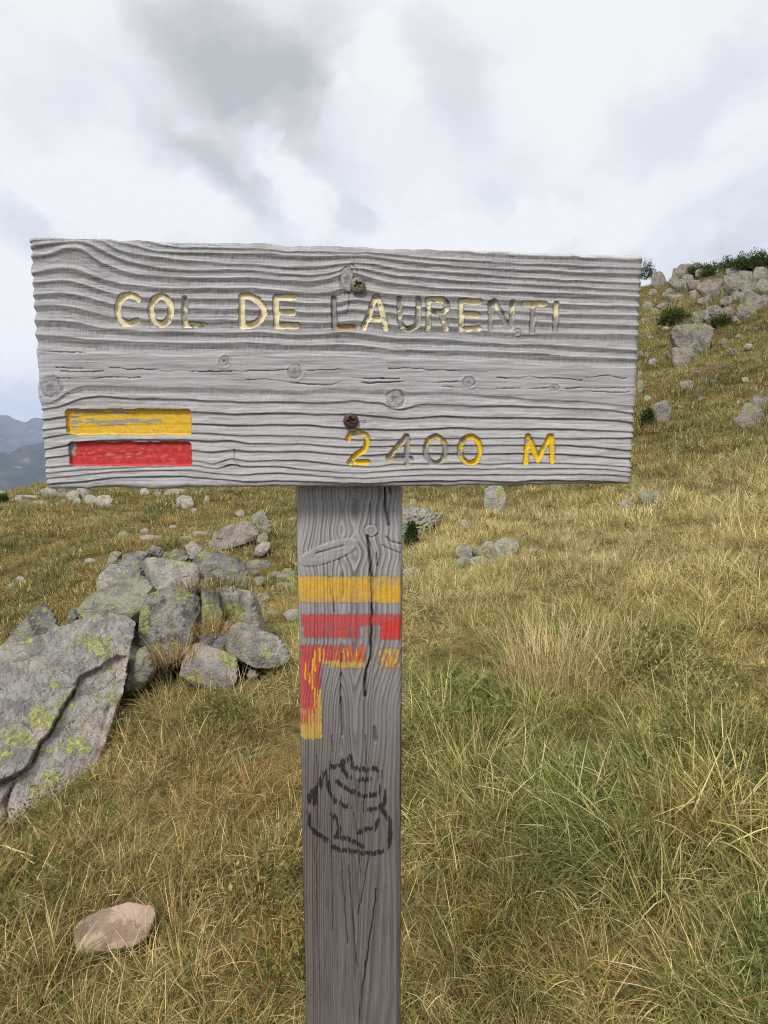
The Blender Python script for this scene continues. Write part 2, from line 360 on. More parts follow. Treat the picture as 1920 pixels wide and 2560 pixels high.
RIDGES = [   # crest lines of the weathered grain, from the top edge down: (curve, depth of the valley below in mm, how wide the drop is in px)
 (curve('A',[(50,40),(600,40),(1050,72),(1290,122),(1600,128)],'B',[(490,78),(850,88),(1180,98),(1430,98),(1640,117)],'C',[(800,185),(1200,210),(1640,236)],'D',[(600,165),(1000,182),(1490,205)]), 1.7, 7),
 (curve('A',[(40,50),(500,45),(850,78),(900,110),(1080,150),(1350,165)],'B',[(199,105),(500,105),(700,115),(950,135),(1150,125),(1400,125),(1640,163)],'C',[(660,225),(1000,265),(1640,299)],'D',[(249,212),(800,240),(1490,262)]), 1.9, 10),
 (curve('A',[(40,62),(300,42),(600,52),(680,75),(720,125),(860,165),(1050,195),(1250,220),(1450,235)],'B',[(199,188),(500,200),(700,220),(1000,215),(1180,187),(1280,180),(1450,197),(1640,233)],'C',[(650,315),(1200,345),(1640,380)],'D',[(400,305),(800,330),(1490,357)]), 1.9, 9),
 (curve('A',[(40,115),(160,95),(300,80),(420,66),(520,78),(600,125),(700,170),(850,235),(1000,270),(1200,300),(1400,310)],'B',[(199,240),(450,250),(700,275),(900,285),(1080,272),(1180,238),(1280,222),(1400,243),(1640,288)],'C',[(700,385),(1000,415),(1640,446)],'D',[(700,395),(1200,415),(1490,432)]), 2.0, 9),
 (curve('A',[(50,190),(180,185),(320,130),(420,113),(500,140),(650,250),(800,310),(950,345),(1200,365),(1400,370)],'B',[(199,305),(450,310),(700,330),(900,340),(1080,315),(1180,270),(1280,258),(1380,300),(1500,330),(1640,358)],'C',[(800,490),(1200,512),(1640,525)],'D',[(800,465),(1490,500)]), 1.8, 11),
 (curve('A',[(60,330),(110,325),(250,290),(340,285),(470,310),(600,370),(800,425),(1000,445),(1250,465)],'B',[(199,395),(450,395),(650,410),(850,435),(1050,430),(1150,405),(1250,390),(1400,410),(1500,430),(1640,450)],'C',[(600,575),(1000,580),(1300,610),(1640,624)],'D',[(500,560),(700,580),(1000,590),(1490,600)]), 1.8, 11),
 (curve('A',[(60,412),(110,410),(330,392),(450,410),(600,460),(720,500),(850,520),(1000,540),(1250,545)],'B',[(199,480),(580,500),(850,515),(1080,515),(1180,515),(1250,488),(1350,490),(1500,520),(1640,540)],'C',[(700,690),(1000,720),(1300,725),(1640,735)],'D',[(700,680),(1000,685),(1490,692)]), 1.6, 10),
 (curve('A',[(60,517),(100,515),(330,495),(500,530),(650,570),(800,605),(1000,628),(1300,632)],'B',[(199,565),(600,575),(850,595),(1080,595),(1180,588),(1230,552),(1300,565),(1380,575),(1640,608)],'C',[(700,785),(1000,815),(1640,820)],'D',[(500,760),(800,775),(1490,795)]), 1.6, 10),
 (curve('A',[(60,605),(250,600),(400,615),(600,670),(750,700),(1000,715),(1300,725)],'B',[(199,655),(600,660),(850,680),(1100,685),(1300,658),(1400,670),(1640,708)],'C',[(700,885),(1000,900),(1300,935),(1640,968)],'D',[(300,885),(700,880),(1490,892)]), 1.6, 12),
 (curve('A',[(60,727),(300,725),(450,745),(650,795),(800,800),(1000,815),(1300,825)],'B',[(199,765),(500,760),(850,785),(1100,765),(1300,765),(1500,790),(1640,812)],'C',[(800,1015),(1200,1055),(1640,1075)],'D',[(400,985),(800,1015),(1300,1045),(1490,1060)]), 1.8, 13),
 (curve('A',[(80,840),(160,850),(300,860),(600,890),(1000,910)],'B',[(199,850),(400,845),(700,865),(1000,870),(1200,860),(1450,880),(1640,908)],'C',[(800,1140),(1640,1165)],'D',[(500,1085),(800,1125),(1200,1130),(1490,1150)]), 1.7, 15),
 (curve('A',[(80,975),(400,995),(700,1010),(1000,1020),(1300,1035)],'B',[(199,950),(500,960),(850,945),(1200,965),(1640,985)],'C',[(1000,1250),(1640,1280)],'D',[(500,1225),(900,1235),(1300,1245),(1490,1235)]), .35, 25),
 (curve('E',[(70,365),(140,355),(190,340),(240,300),(320,240),(430,205),(700,205),(1100,220),(1640,230)],'F',[(500,175),(850,185),(1100,160),(1400,180),(1570,182)],'G',[(420,215),(520,255),(900,235),(1400,280),(1659,300)],'H',[(300,400),(900,420),(1480,470)]), .8, 10),
 (curve('E',[(80,405),(250,375),(330,340),(450,300),(560,290),(800,310),(1000,315),(1300,320)],'F',[(0,262),(150,265),(400,275),(700,275),(1000,280),(1300,265),(1500,270)],'G',[(150,350),(260,352),(300,395),(370,425),(460,415),(500,398),(650,365),(900,365),(1200,390)],'H',[(200,465),(450,475),(800,495),(1060,500),(1390,540),(1480,548)]), 1.2, 7),
 (curve('E',[(80,490),(270,460),(700,425),(1320,423)],'F',[(0,358),(300,375),(650,365),(1000,375),(1300,380),(1450,390)],'G',[(250,490),(440,520),(600,505),(800,490),(1200,500)],'H',[(200,585),(600,600),(1000,605),(1200,620),(1480,648)]), 1.5, 6),
 (curve('E',[(80,578),(280,550),(700,530),(1320,515)],'F',[(0,455),(300,470),(420,475),(600,460),(850,465),(1100,485),(1300,500)],'G',[(400,635),(700,625),(900,610),(1300,620)],'H',[(200,708),(500,705),(800,710),(1100,720),(1480,740)]), 1.5, 5),
 (curve('E',[(80,645),(300,612),(700,605),(1320,600)],'F',[(0,535),(200,540),(350,560),(500,555),(700,550),(1000,570),(1300,590)],'G',[(400,735),(700,725),(1300,720)],'H',[(300,800),(700,805),(1100,805),(1480,800)]), 1.2, 4.5),
 (curve('E',[(80,740),(280,700),(400,670),(700,655),(1000,655),(1350,660)],'F',[(0,600),(250,595),(320,605),(400,625),(600,620),(850,625),(1100,640),(1300,650)],'G',[(400,800),(700,795),(1100,797),(1300,793)],'H',[(200,875),(700,875),(1000,890),(1480,937)]), 1.4, 4.5),
 (curve('E',[(80,812),(300,785),(700,765),(1320,740),(1500,760)],'F',[(0,682),(160,690),(280,670),(400,690),(600,685),(850,685),(1100,705),(1400,718)],'G',[(400,880),(700,880),(1300,880)],'H',[(400,965),(700,970),(1000,985),(1480,1022)]), 1.4, 5),
 (curve('E',[(80,884),(400,865),(900,840),(1320,830),(1500,865)],'F',[(0,765),(150,780),(220,755),(280,735),(330,760),(420,770),(600,755),(850,760),(1000,780),(1200,800),(1400,815)],'G',[(300,990),(700,985),(1100,975)],'H',[(0,1070),(400,1060),(700,1065),(1000,1075),(1480,1110)]), 1.4, 4.5),
 (curve('E',[(80,935),(400,910),(700,890),(1000,880),(1350,872),(1500,895)],'F',[(0,805),(170,825),(230,800),(280,778),(330,815),(500,810),(650,810),(900,840),(1200,865),(1400,868)],'G',[(100,1072),(400,1050),(800,1040),(1300,1040)],'H',[(0,1125),(600,1115),(1000,1125),(1200,1135),(1480,1168)]), 1.3, 4),
 (curve('E',[(80,980),(300,960),(600,930),(800,912),(1100,906),(1300,910)],'F',[(0,850),(200,875),(400,880),(650,865),(900,880),(1200,905),(1400,910)],'G',[(100,1135),(400,1110),(800,1100),(1300,1100)],'H',[(0,1185),(500,1185),(900,1175),(1200,1190),(1480,1212)]), 1.3, 4),
 (curve('E',[(80,1028),(400,1000),(700,970),(1000,955),(1300,960)],'F',[(0,905),(200,920),(400,940),(650,930),(900,935),(1200,950)],'G',[(100,1190),(400,1165),(800,1155),(1300,1158)],'H',[(0,1250),(600,1240),(1000,1245),(1480,1285)]), 1.3, 5),
]
def arc(cx, cy, rx, ry, n=22): return [(cx+rx*math.cos(t), cy+ry*math.sin(t)) for t in np.linspace(0, 2*math.pi, n)]
CREAM, YEL = (.74,.66,.41), (.76,.50,.015)
LETTERS = [  # (name of character only for reading), tile, strokes, paint colour, coverage at top / bottom, half width px
 ('C','A',[[(940,560),(905,530),(870,520),(820,535),(785,580),(768,650),(785,710),(820,755),(870,765),(935,735)]], CREAM, .95, .97, 8.2),
 ('O','A',[arc(1135,650,84,117)], CREAM, .86, .74, 8.2),
 ('L','A',[[(1332,548),(1335,772),(1490,774)]], CREAM, .45, .62, 7.6),
 ('D','B',[[(347,467),(350,713),(400,713),(450,698),(505,658),(530,605),(524,560),(480,500),(420,467),(347,467)]], CREAM, .96, .95, 8.2),
 ('E','B',[[(790,475),(630,478),(635,713),(803,714)],[(640,600),(768,600)]], CREAM, .94, .95, 7.8),
 ('L','B',[[(1110,485),(1112,725),(1268,725)]], CREAM, .0, .30, 7.2),
 ('A','B',[[(1365,728),(1452,482),(1478,470),(1545,735)],[(1410,655),(1510,655)]], CREAM, .66, .60, 7.6),
 ('U','C',[[(412,612),(415,850),(440,895),(500,925),(570,898),(605,850),(605,612)]], CREAM, .40, .35, 7.0),
 ('R','C',[[(712,925),(712,620),(860,620),(905,655),(905,715),(860,755),(725,745)],[(850,785),(870,835),(895,925)]], CREAM, .66, .45, 7.0),
 ('E','C',[[(1245,640),(1050,635),(1050,925),(1235,915)],[(1060,775),(1215,775)]], CREAM, .88, .55, 7.4),
 ('N','C',[[(1355,925),(1360,655),(1395,640),(1545,915),(1572,905),(1588,650)]], CREAM, .42, .02, 7.2),
 ('T','D',[[(295,580),(505,575)],[(388,590),(380,860)]], CREAM, .93, .0, 7.2),
 ('I','D',[[(632,580),(618,850)]], CREAM, .75, .0, 7.0),
 ('2','F',[[(1230,592),(1250,552),(1310,538),(1375,560),(1395,610),(1370,670),(1290,730),(1240,788),(1392,783)]], YEL, .55, .72, 7.0),
 ('4','G',[[(490,995),(490,710),(475,712),(300,930),(310,945),(530,945)]], YEL, .22, .22, 6.8),
 ('0','G',[arc(785,850,105,138)], YEL, .48, .18, 6.8),
 ('0','G',[arc(1145,850,104,138)], YEL, .55, .72, 7.2),
 ('M','H',[[(310,1058),(335,790),(440,1035),(562,792),(585,795),(588,1055)]], YEL, .74, .86, 7.4)]
CRACKS = [('A',[(165,990),(350,995),(520,1003)]),('E',[(640,65),(900,80),(1250,90),(1659,97)]),('F',[(0,30),(150,34),(400,25),(730,20)]),('F',[(850,22),(1000,15),(1250,12)]),
 ('E',[(200,150),(420,155),(640,140),(900,150)]),('E',[(240,95),(430,100),(600,95)]),('F',[(380,97),(560,95),(700,110),(850,130),(1080,145),(1170,115)]),('F',[(640,112),(820,128)]),('F',[(1250,85),(1450,92),(1659,88)]),('F',[(1350,125),(1659,112)]),
 ('G',[(300,2),(420,5),(800,22),(1150,35),(1330,50)]),('G',[(0,110),(250,115)]),('G',[(0,160),(300,150),(550,130),(700,145),(1050,150)]),('G',[(850,195),(1180,212),(1659,215)]),('G',[(1430,98),(1659,115)]),
 ('H',[(0,180),(250,185),(350,172),(500,190),(700,190),(900,220)]),('H',[(930,180),(1150,165),(1350,190)]),('H',[(0,295),(350,300),(540,290)]),('H',[(720,290),(1000,292),(1440,290)]),('H',[(900,310),(1200,340),(1390,335)]),
 ('E',[(110,190),(180,170),(205,210),(200,260)]),('E',[(115,170),(125,290)]),('B',[(1260,205),(1295,240),(1312,310)]),('B',[(1240,430),(1228,600)]),('B',[(1175,300),(1165,390),(1175,440)]),('F',[(285,670),(288,745)]),('F',[(285,755),(325,825)]),('E',[(200,60),(420,72)])]
KNOTS = [(560,903,12,12,.5),(737,930,16,16,.5),(988,998,20,21,.6),(1172,956,14,12,.6),(1386,970,12,8,.5),(128,968,26,24,.6),(868,700,17,32,.7),(1295,832,8,10,.9),(908,1052,6,5,.4)]

BW, BH, BT = .547, .2136, .027
YAW = .1042
Bc = np.array([-.0289, .58, .0531+CAMZ]); bx, bn = np.array([math.cos(YAW), math.sin(YAW), 0]), np.array([math.sin(YAW), -math.cos(YAW), 0])
bz = np.array([0, 0, 1.0])
def project(P):
    q = P-EYE; dd = q@FW; return 960+FPX*(q@RT)/dd, 1280-FPX*(q@UP)/dd
def plane_xz(px, py, origin):
    d = ray(px, py); t = ((origin-EYE)@bn)/(d@bn); P = EYE+d*t[..., None]-origin
    return P@bx, P@bz
def seg_dist(px, py, pts):
    best = np.full(px.shape, 1e9)
    for (x0, y0), (x1, y1) in zip(pts[:-1], pts[1:]):
        dx, dy = x1-x0, y1-y0; t = np.clip(((px-x0)*dx+(py-y0)*dy)/(dx*dx+dy*dy+1e-9), 0, 1)
        best = np.minimum(best, np.hypot(px-x0-t*dx, py-y0-t*dy))
    return best
def near(px, py, pts, pad):
    a = np.array(pts); return (px > a[:,0].min()-pad) & (px < a[:,0].max()+pad) & (py > a[:,1].min()-pad) & (py < a[:,1].max()+pad)

def wood_material(name, vertical=False):
    m, n, b = material(name, .82, .25)
    tc = n.node('ShaderNodeTexCoord').outputs['Object']
    ring_shade = n.node('ShaderNodeAttribute', attribute_type='GEOMETRY', attribute_name='ring_shade').outputs['Fac']
    pa = n.node('ShaderNodeAttribute', attribute_type='GEOMETRY', attribute_name='paint')
    sc = (330, 330, 16) if vertical else (16, 330, 330)
    sc2 = (60, 60, 700) if vertical else (700, 60, 60)
    fib = n.noise(n.mapping(tc, scale=sc), 1.0, 4, .6); hatch = n.noise(n.mapping(tc, scale=sc2), 1.0, 3, .6)
    blot = n.noise(tc, 14, 4, .55); warm = n.noise(tc, 6, 3, .5)
    c = n.mix(ring_shade, (.182,.178,.184,1), (.465,.458,.466,1))
    c = n.mix(n.math('MULTIPLY', n.rng(fib, .44, .66), .55), c, (.165,.158,.158,1))
    c = n.mix(n.math('MULTIPLY', n.rng(hatch, .5, .75), .09), c, (.16,.15,.15,1))
    c = n.mix(n.math('MULTIPLY', n.rng(blot, .45, .7), .30), c, (.36,.365,.375,1))
    c = n.mix(n.math('MULTIPLY', n.rng(warm, .45, .65), .16), c, (.39,.345,.345,1))
    if vertical:   # the lower post is damp-stained and browner than its sheltered head
        s = n.node('ShaderNodeSeparateXYZ', {0: tc}).outputs[2]
        s = n.math('ADD', s, n.math('MULTIPLY', n.math('SUBTRACT', fib, .5), .25))
        f = n.rng(s, -.06, -.50)
        c = n.mix(f, c, n.mix(1.0, c, (.375,.33,.295,1), 'MULTIPLY'))
    c = n.vmath('SCALE', c, scale=n.rng(ring_shade, -.9, 0, .16, 1.0))  # negative values paint in dark cracks, groove walls and the shade under crests
    grime = n.rng(n.noise(tc, 260, 3, .6), .35, .62, .82, 1.0)
    pc = n.vmath('SCALE', pa.outputs['Color'], scale=grime)
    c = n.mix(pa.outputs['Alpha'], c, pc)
    n.put(b.inputs['Base Color'], c)
    n.put(b.inputs['Roughness'], n.rng(pa.outputs['Alpha'], 0, 1, .85, .55))
    h = n.math('ADD', n.math('MULTIPLY', fib, .65), n.math('MULTIPLY', hatch, .25))
    bp = n.node('ShaderNodeBump', {'Strength': n.rng(pa.outputs['Alpha'], 0, 1, .6, .18), 'Distance': .0012, 'Height': h})
    n.put(b.inputs['Normal'], bp.outputs[0])
    return m
M_BOARD = wood_material('weathered_board_wood'); M_POST = wood_material('weathered_post_wood', True)

sign = bpy.data.objects.new('signpost', None); C.objects.link(sign)
sign['label'] = 'weathered grey wooden signpost with carved board reading COL DE LAURENTI 2400 M'; sign['category'] = 'signpost'
gz = float(height([Bc[0]], [Bc[1]+.08])[0]); sign.location = (Bc[0], Bc[1]+.08, gz)
sign.empty_display_size = .1
bpy.context.view_layer.update()

def split_build(parts, V, F, region, attrs, frame_o, frame_m, normals):
    """one wood surface cut into its parts by face region; parts keep shared normals so no seam shows"""
    objs = {}
    for rid, (name, mat, parent, label) in parts.items():
        f = F[region == rid]
        if not len(f): continue
        ids, inv = np.unique(f.ravel(), return_inverse=True)
        me = mesh(name, V[ids], inv.reshape(f.shape))
        for k, (kind, data) in attrs.items(): attr(me, k, kind, data[ids])
        me.normals_split_custom_set_from_vertices(normals[ids].astype(np.float32).tolist())
        o = link(name, me, mat, None)
        par = objs[parent] if parent in objs else sign
        o.parent = par
        if par is sign:
            o.location = frame_o-np.array(sign.location); o.rotation_euler = (0, 0, YAW)
        if label: o['label'] = label
        objs[rid] = o
    return objs
def vertex_normals(V, F):
    n = np.zeros_like(V); a = np.cross(V[F[:,2]]-V[F[:,0]], V[F[:,3]]-V[F[:,1]])
    for k in range(4): np.add.at(n, F[:,k], a)
    return n/np.maximum(np.linalg.norm(n, axis=1), 1e-12)[:, None]

# ---- the board (local axes: x along the board, -y towards the reader, z up)
nx, nz = 880, 350
lx = np.linspace(-BW/2, BW/2, nx); lz = np.linspace(BH/2, -BH/2, nz)
LX, LZ = np.meshgrid(lx, lz); LX, LZ = LX.ravel(), LZ.ravel()
px, py = project(Bc + LX[:,None]*bx + LZ[:,None]*bz)
wob = fbm(xyz(px*.012, py*.03), 3)*3.0
ysr = []; xs_s = np.arange(40, 1650, 4.0)
for cv, amp, w in RIDGES:
    yy = blur1(np.interp(xs_s, cv[:,0], cv[:,1]), 3.0, 0); ysr.append(np.interp(px, xs_s, yy))
ysr = np.array(ysr); 
for i in range(1, len(ysr)): ysr[i] = np.maximum(ysr[i], ysr[i-1]+2)
pyw = py + wob*.6
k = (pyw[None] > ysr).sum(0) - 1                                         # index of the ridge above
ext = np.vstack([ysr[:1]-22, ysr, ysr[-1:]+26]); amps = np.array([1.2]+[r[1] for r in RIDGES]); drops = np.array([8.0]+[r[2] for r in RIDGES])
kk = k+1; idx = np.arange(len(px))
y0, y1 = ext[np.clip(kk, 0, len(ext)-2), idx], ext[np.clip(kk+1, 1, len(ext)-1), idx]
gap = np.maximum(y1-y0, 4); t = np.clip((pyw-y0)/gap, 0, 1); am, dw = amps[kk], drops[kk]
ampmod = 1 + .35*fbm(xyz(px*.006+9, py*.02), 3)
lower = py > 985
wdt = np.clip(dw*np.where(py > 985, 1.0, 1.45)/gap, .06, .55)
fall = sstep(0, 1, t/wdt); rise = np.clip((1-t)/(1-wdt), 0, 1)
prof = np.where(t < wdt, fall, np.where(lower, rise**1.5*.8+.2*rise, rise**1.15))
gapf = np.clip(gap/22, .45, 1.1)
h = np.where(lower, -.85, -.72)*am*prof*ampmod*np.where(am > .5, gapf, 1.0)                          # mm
up_ = .22+.30*sstep(.2, .85, t)+.55*sstep(.80, .97, t); up_ = np.where(t < .16, np.interp(t, [0, .05, .16], [1, .12, .22]), up_)  # upper bands: grain tone with the shade below each crest painted in
lo_ = .55+.40*sstep(.15, .9, t); thin = np.clip(5/gap, .05, .3); lo_ = np.where(t < thin, np.interp(t/thin, [0, .3, .55, 1], [.9, -.25, -.15, .6]), lo_)  # lower bands: grain tone plus a thin painted shade line under each crest
ring_shade = np.where(lower, lo_, up_) + .20*fbm(xyz(px*.02, py*.35), 3)
ring_shade += .13*np.cos(2*np.pi*t*np.clip(np.round(gap/9), 2, 5)+fbm(xyz(px*.004, py*.01), 2)*3)*(~(np.abs(kk-12) < .5))
ring_shade -= .55*sstep(.30, .50, fbm(xyz(px*.010+3, py*.42), 3))*sstep(-.2, .3, fbm(xyz(px*.006, py*.02+8), 2)+.1)
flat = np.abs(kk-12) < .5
ring_shade = np.where(flat, .70+.16*fbm(xyz(px*.006, py*.2), 4), ring_shade)
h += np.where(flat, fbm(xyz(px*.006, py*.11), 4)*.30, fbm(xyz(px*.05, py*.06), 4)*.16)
hatchv = fbm(xyz(px*.30, py*.035), 2)*np.clip(prof*1.4, 0, 1)*(~flat); h += hatchv*np.where(lower, .10, .22); ring_shade += hatchv*np.where(lower, .1, .28)       # fibre marks across the soft bands
h += fbm(xyz(px*.012, py*.22), 3)*.13
for (tile, pts) in CRACKS:
    p_ = tp(tile, pts); mm = near(px, py, p_, 14)
    dpx = seg_dist(px[mm]+fbm(xyz(px[mm]*.05, py[mm]*.05), 3)*2, py[mm]+fbm(xyz(px[mm]*.03+5, py[mm]*.03), 3)*3, p_)
    g = np.exp(-(dpx/1.05)**2)*(.40+.55*sstep(-.35, .25, fbm(xyz(px[mm]*.012, py[mm]*.02), 2))); h[mm] -= 1.2*g; ring_shade[mm] -= .85*g  # crack carved, its shaded interior also painted into the wood colour
for (kx, ky, rx, ry, dp) in KNOTS:
    e = np.hypot((px-kx)/rx, (py-ky)/ry) + fbm(xyz(px*.07+kx, py*.07), 3)*.22
    ins = 1-sstep(.85, 1.15, e)
    h = h*(1-ins) + ins*(-.1+.35*fbm(xyz(px*.12, py*.12), 3)-.5*np.exp(-(e/.3)**2))
    rim = np.exp(-((e-1.05)/.10)**2)*dp*np.clip(.75+1.2*fbm(xyz(px*.05, py*.05+kx), 2), .1, 1.3); h -= rim*1.1; h += np.exp(-((e-1.35)/.25)**2)*.35
    ring_shade = ring_shade*(1-ins)+ins*(.40+.12*np.cos(e*11)+.35*fbm(xyz(px*.14, py*.14), 3)-.45*np.exp(-(e/.3)**2)); ring_shade -= .9*rim
# rounded, toothed edges
ed = np.minimum(LX+BW/2, BW/2-LX); et = np.minimum(BH/2-LZ, LZ+BH/2)
ro = .0065
def round_off(dist, rad): q = np.clip(dist/rad, 0, 1); return rad*(1-np.sqrt(np.clip(1-(1-q)**2, 0, 1)))
hl = h.copy()
paint = np.zeros((len(px), 4)); region = np.zeros(len(px), int); groove = np.zeros(len(px))
n_chip = fbm(xyz(px*.055, py*.075), 4)*.5+.5; n_chip2 = fbm(xyz(px*.02+50, py*.16), 4)*.5+.5
parts_b = {0: ('board', M_BOARD, None, None)}
for li, (ch, tile, strokes, colr, ct, cb, hw) in enumerate(LETTERS):
    hw -= .2; ct, cb = ct*.95, cb*.95
    S = [tp(tile, s) for s in strokes]; allp = sum(S, []); mm = near(px, py, allp, 22)
    X_, Y_ = px[mm]+fbm(xyz(px[mm]*.04, py[mm]*.04), 2)*2.2, py[mm]+fbm(xyz(px[mm]*.04+31, py[mm]*.04), 2)*2.2
    dd = np.min([seg_dist(X_, Y_, s) for s in S], 0)
    g = 1-sstep(hw-2.4, hw+.6, dd)
    groove[mm] = np.maximum(groove[mm], g)
    ys_ = [q[1] for q in allp]; ft = np.clip((py[mm]-min(ys_))/(max(ys_)-min(ys_)), 0, 1)
    cov = ct+(cb-ct)*sstep(.25, .75, ft)
    if ch == 'L' and ct == 0: cov = np.where((px[mm] > allp[1][0]+8) & (ft > .85), .62, .02)
    if ch == '0' and cb > .5: cov = np.where(px[mm] > (allp[0][0]+allp[11][0])/2+4, 1.0, .50)
    if ch == 'T': cov = np.where(ft < .16, .93, .03)
    a = sstep(.0, .06, cov*1.06-.03-n_chip[mm]*.92)*(1-sstep(hw-1.5, hw+.6, dd))
    # flaked paint clings to the walls of the groove
    rimp = np.exp(-((dd-hw+1.2)/1.3)**2)*sstep(.42, .58, fbm(xyz(px[mm]*.03+li, py[mm]*.03), 2)*.5+.5)*(.85 if .04 < ct+cb else 0)
    a = np.maximum(a, rimp*.9)
    cc = np.array(colr)*(.92+.16*n_chip2[mm])[:,None]
    if ch == 'L' and ct == 0: cc = np.array((.46,.27,.11))*np.ones((mm.sum(), 1))
    sub = paint[mm]; up = a > sub[:,3]; sub[up, :3] = cc[up]; sub[up, 3] = a[up]; paint[mm] = sub
    reg = region[mm]; reg[dd < hw+1.6] = li+1; region[mm] = reg
    ring_shade[mm] = ring_shade[mm]*(1-g)+g*.28
    wall = np.exp(-((dd-hw-.2)/1.3)**2)*sstep(-.5, .3, fbm(xyz(px[mm]*.03, py[mm]*.03, li), 2)+.25); ring_shade[mm] -= .9*wall; paint[mm, 3] *= 1-.80*wall*sstep(-.25, .25, fbm(xyz(px[mm]*.06, py[mm]*.06, li+5), 2)+.12)
    parts_b[li+1] = ('letter' if ch.isalpha() else 'digit', M_BOARD, 0, None)
def rrect(x0, y0, x1, y1, r, sk):
    X_ = px-sk*(py-y0)+fbm(xyz(px*.06, py*.06+8), 3)*1.6; Y_ = py+fbm(xyz(px*.03+3, py*.05), 3)*2.2
    qx, qy = np.abs(X_-(x0+x1)/2)-(x1-x0)/2+r, np.abs(Y_-(y0+y1)/2)-(y1-y0)/2+r
    return np.hypot(np.maximum(qx, 0), np.maximum(qy, 0))+np.minimum(np.maximum(qx, qy), 0)-r
for rid, (x0, y0, x1, y1, sk, colr, label) in enumerate(((163,1023,476,1087,.06,(.66,.41,.03),'yellow painted stripe flaking to grey wood'),(171,1105,477,1165,.05,(.50,.035,.035),'red painted stripe scuffed pale'))):
    s = rrect(x0, y0, x1, y1, 9, sk); g = 1-sstep(-3.0, .8, s); groove = np.maximum(groove, g*1.15)
    if rid == 0:
        band = np.exp(-((py-(1055+fbm(xyz(px*.02, py*0), 2)*5))/6.0)**2)*sstep(160, 215, px)*(1-sstep(395, 420, px)) + np.exp(-((py-1031)/4.5)**2)*.9*(1-sstep(300, 350, px))*sstep(178, 195, px)
        edge_l = .35*np.exp(-((px-182)/10.0)**2)
        fl = fbm(xyz(px*.022+4, py*.20), 4)*.5+.5
        a = 1-sstep(.50, .56, fl*.62+band*.32+edge_l*.5)
        cc = np.array(colr)*(1+.10*fbm(xyz(px*.01, py*.18), 3))[:,None]
    else:
        sc_ = fbm(xyz(px*.05, py*.13), 4)*.5+.5
        pale = sstep(.54, .74, sc_)*np.clip(1-np.abs(py-1135)/30, 0, 1)*.55*(1-sstep(440, 470, px)*.6)
        cc = np.array(colr)*(1-pale)[:,None]+np.array((.55,.24,.24))*pale[:,None]
        a = 1-sstep(.57, .68, (fbm(xyz(px*.03+4, py*.1), 3)*.5+.5)*.7+.38*np.exp(-((px-178)/9.0)**2)*(py < 1140)*1.3)
    a = a*(1-sstep(-1.5, 1.2, s))
    up = a > paint[:,3]; paint[up, :3] = cc[up]; paint[up, 3] = a[up]
    region[s < 1.8] = len(LETTERS)+1+rid; parts_b[len(LETTERS)+1+rid] = ('painted_stripe', M_BOARD, 0, label)
    ring_shade = ring_shade*(1-g)+g*.35; ring_shade -= .8*np.exp(-((s+.2)/1.4)**2)
h = h*(1-.78*np.clip(groove, 0, 1)) - 3.0*groove
bumpx = np.where(LX < 0, -1, 1)*(1-sstep(0, .006, ed))*(hl*np.where(py > 985, .0014, .0009)+.0012*fbm(xyz(py*.02, px*0+3), 2))
zedge = (1-sstep(0, .012, et))*np.where(LZ > 0, 1, -1)*.0016*fbm(xyz(px*.011, px*0+np.where(LZ > 0, 1.5, 6.5)), 4)
dy = round_off(ed, ro)+round_off(et, .005)*.8
Vb = np.stack([LX+bumpx, -h*.001+dy, LZ+zedge], 1)
# left end leans in a touch (sawn slightly off square)
Fb = grid_faces(nz, nx)[:, ::-1]
# skirt and back
bi = np.concatenate([np.arange(nx), nx-1+nx*np.arange(1, nz), (nz-1)*nx+np.arange(nx-2, -1, -1), nx*np.arange(nz-2, 0, -1)])
def shell(Vf, bi, depth, inset=0.0):
    c0 = Vf[bi].copy(); mid = c0.copy(); mid[:,1] = depth*.5; back = c0.copy(); back[:,1] = depth
    return mid, back
mid, back = shell(Vb, bi, BT)
nb = len(bi); base = len(Vb)
Vb2 = np.vstack([Vb, mid, back, [[0, BT, 0]]])
j = np.arange(nb); j2 = (j+1) % nb
sk1 = np.stack([bi[j], bi[j2], base+j2, base+j], 1)[:, ::-1]; sk2 = np.stack([base+j, base+j2, base+nb+j2, base+nb+j], 1)[:, ::-1]
bk = np.stack([base+nb+j, base+nb+j2, np.full(nb, len(Vb2)-1), np.full(nb, len(Vb2)-1)], 1)[:, ::-1]
Fall = np.vstack([Fb, sk1, sk2])
extra = len(Vb2)-len(Vb)
ring_shade2 = np.concatenate([ring_shade, np.full(extra, .5)]); paint2 = np.vstack([paint, np.zeros((extra, 4))])
freg = np.concatenate([np.max(region[Fb], 1), np.zeros(len(sk1)+len(sk2), int)])
nrm = vertex_normals(Vb2, Fall)
# back cap as its own quad fan inside the board part: the last triangle pairs share the centre
mfa = np.stack([base+nb+j2, base+nb+j, np.full(nb, len(Vb2)-1)], 1)
nrm[-1] = (0, 1, 0)
board_objs = split_build(parts_b, Vb2, Fall, freg, {'ring_shade': ('FLOAT', ring_shade2), 'paint': ('FLOAT_COLOR', paint2)}, Bc, None, nrm)
cap = mesh('board_back', np.vstack([back, [[0, BT, 0]]]), np.stack([j, j2, np.full(nb, nb)], 1), smooth=False)
attr(cap, 'ring_shade', 'FLOAT', np.full(nb+1, .5)); attr(cap, 'paint', 'FLOAT_COLOR', np.zeros((nb+1, 4)))
link('board_back', cap, M_BOARD, board_objs[0])

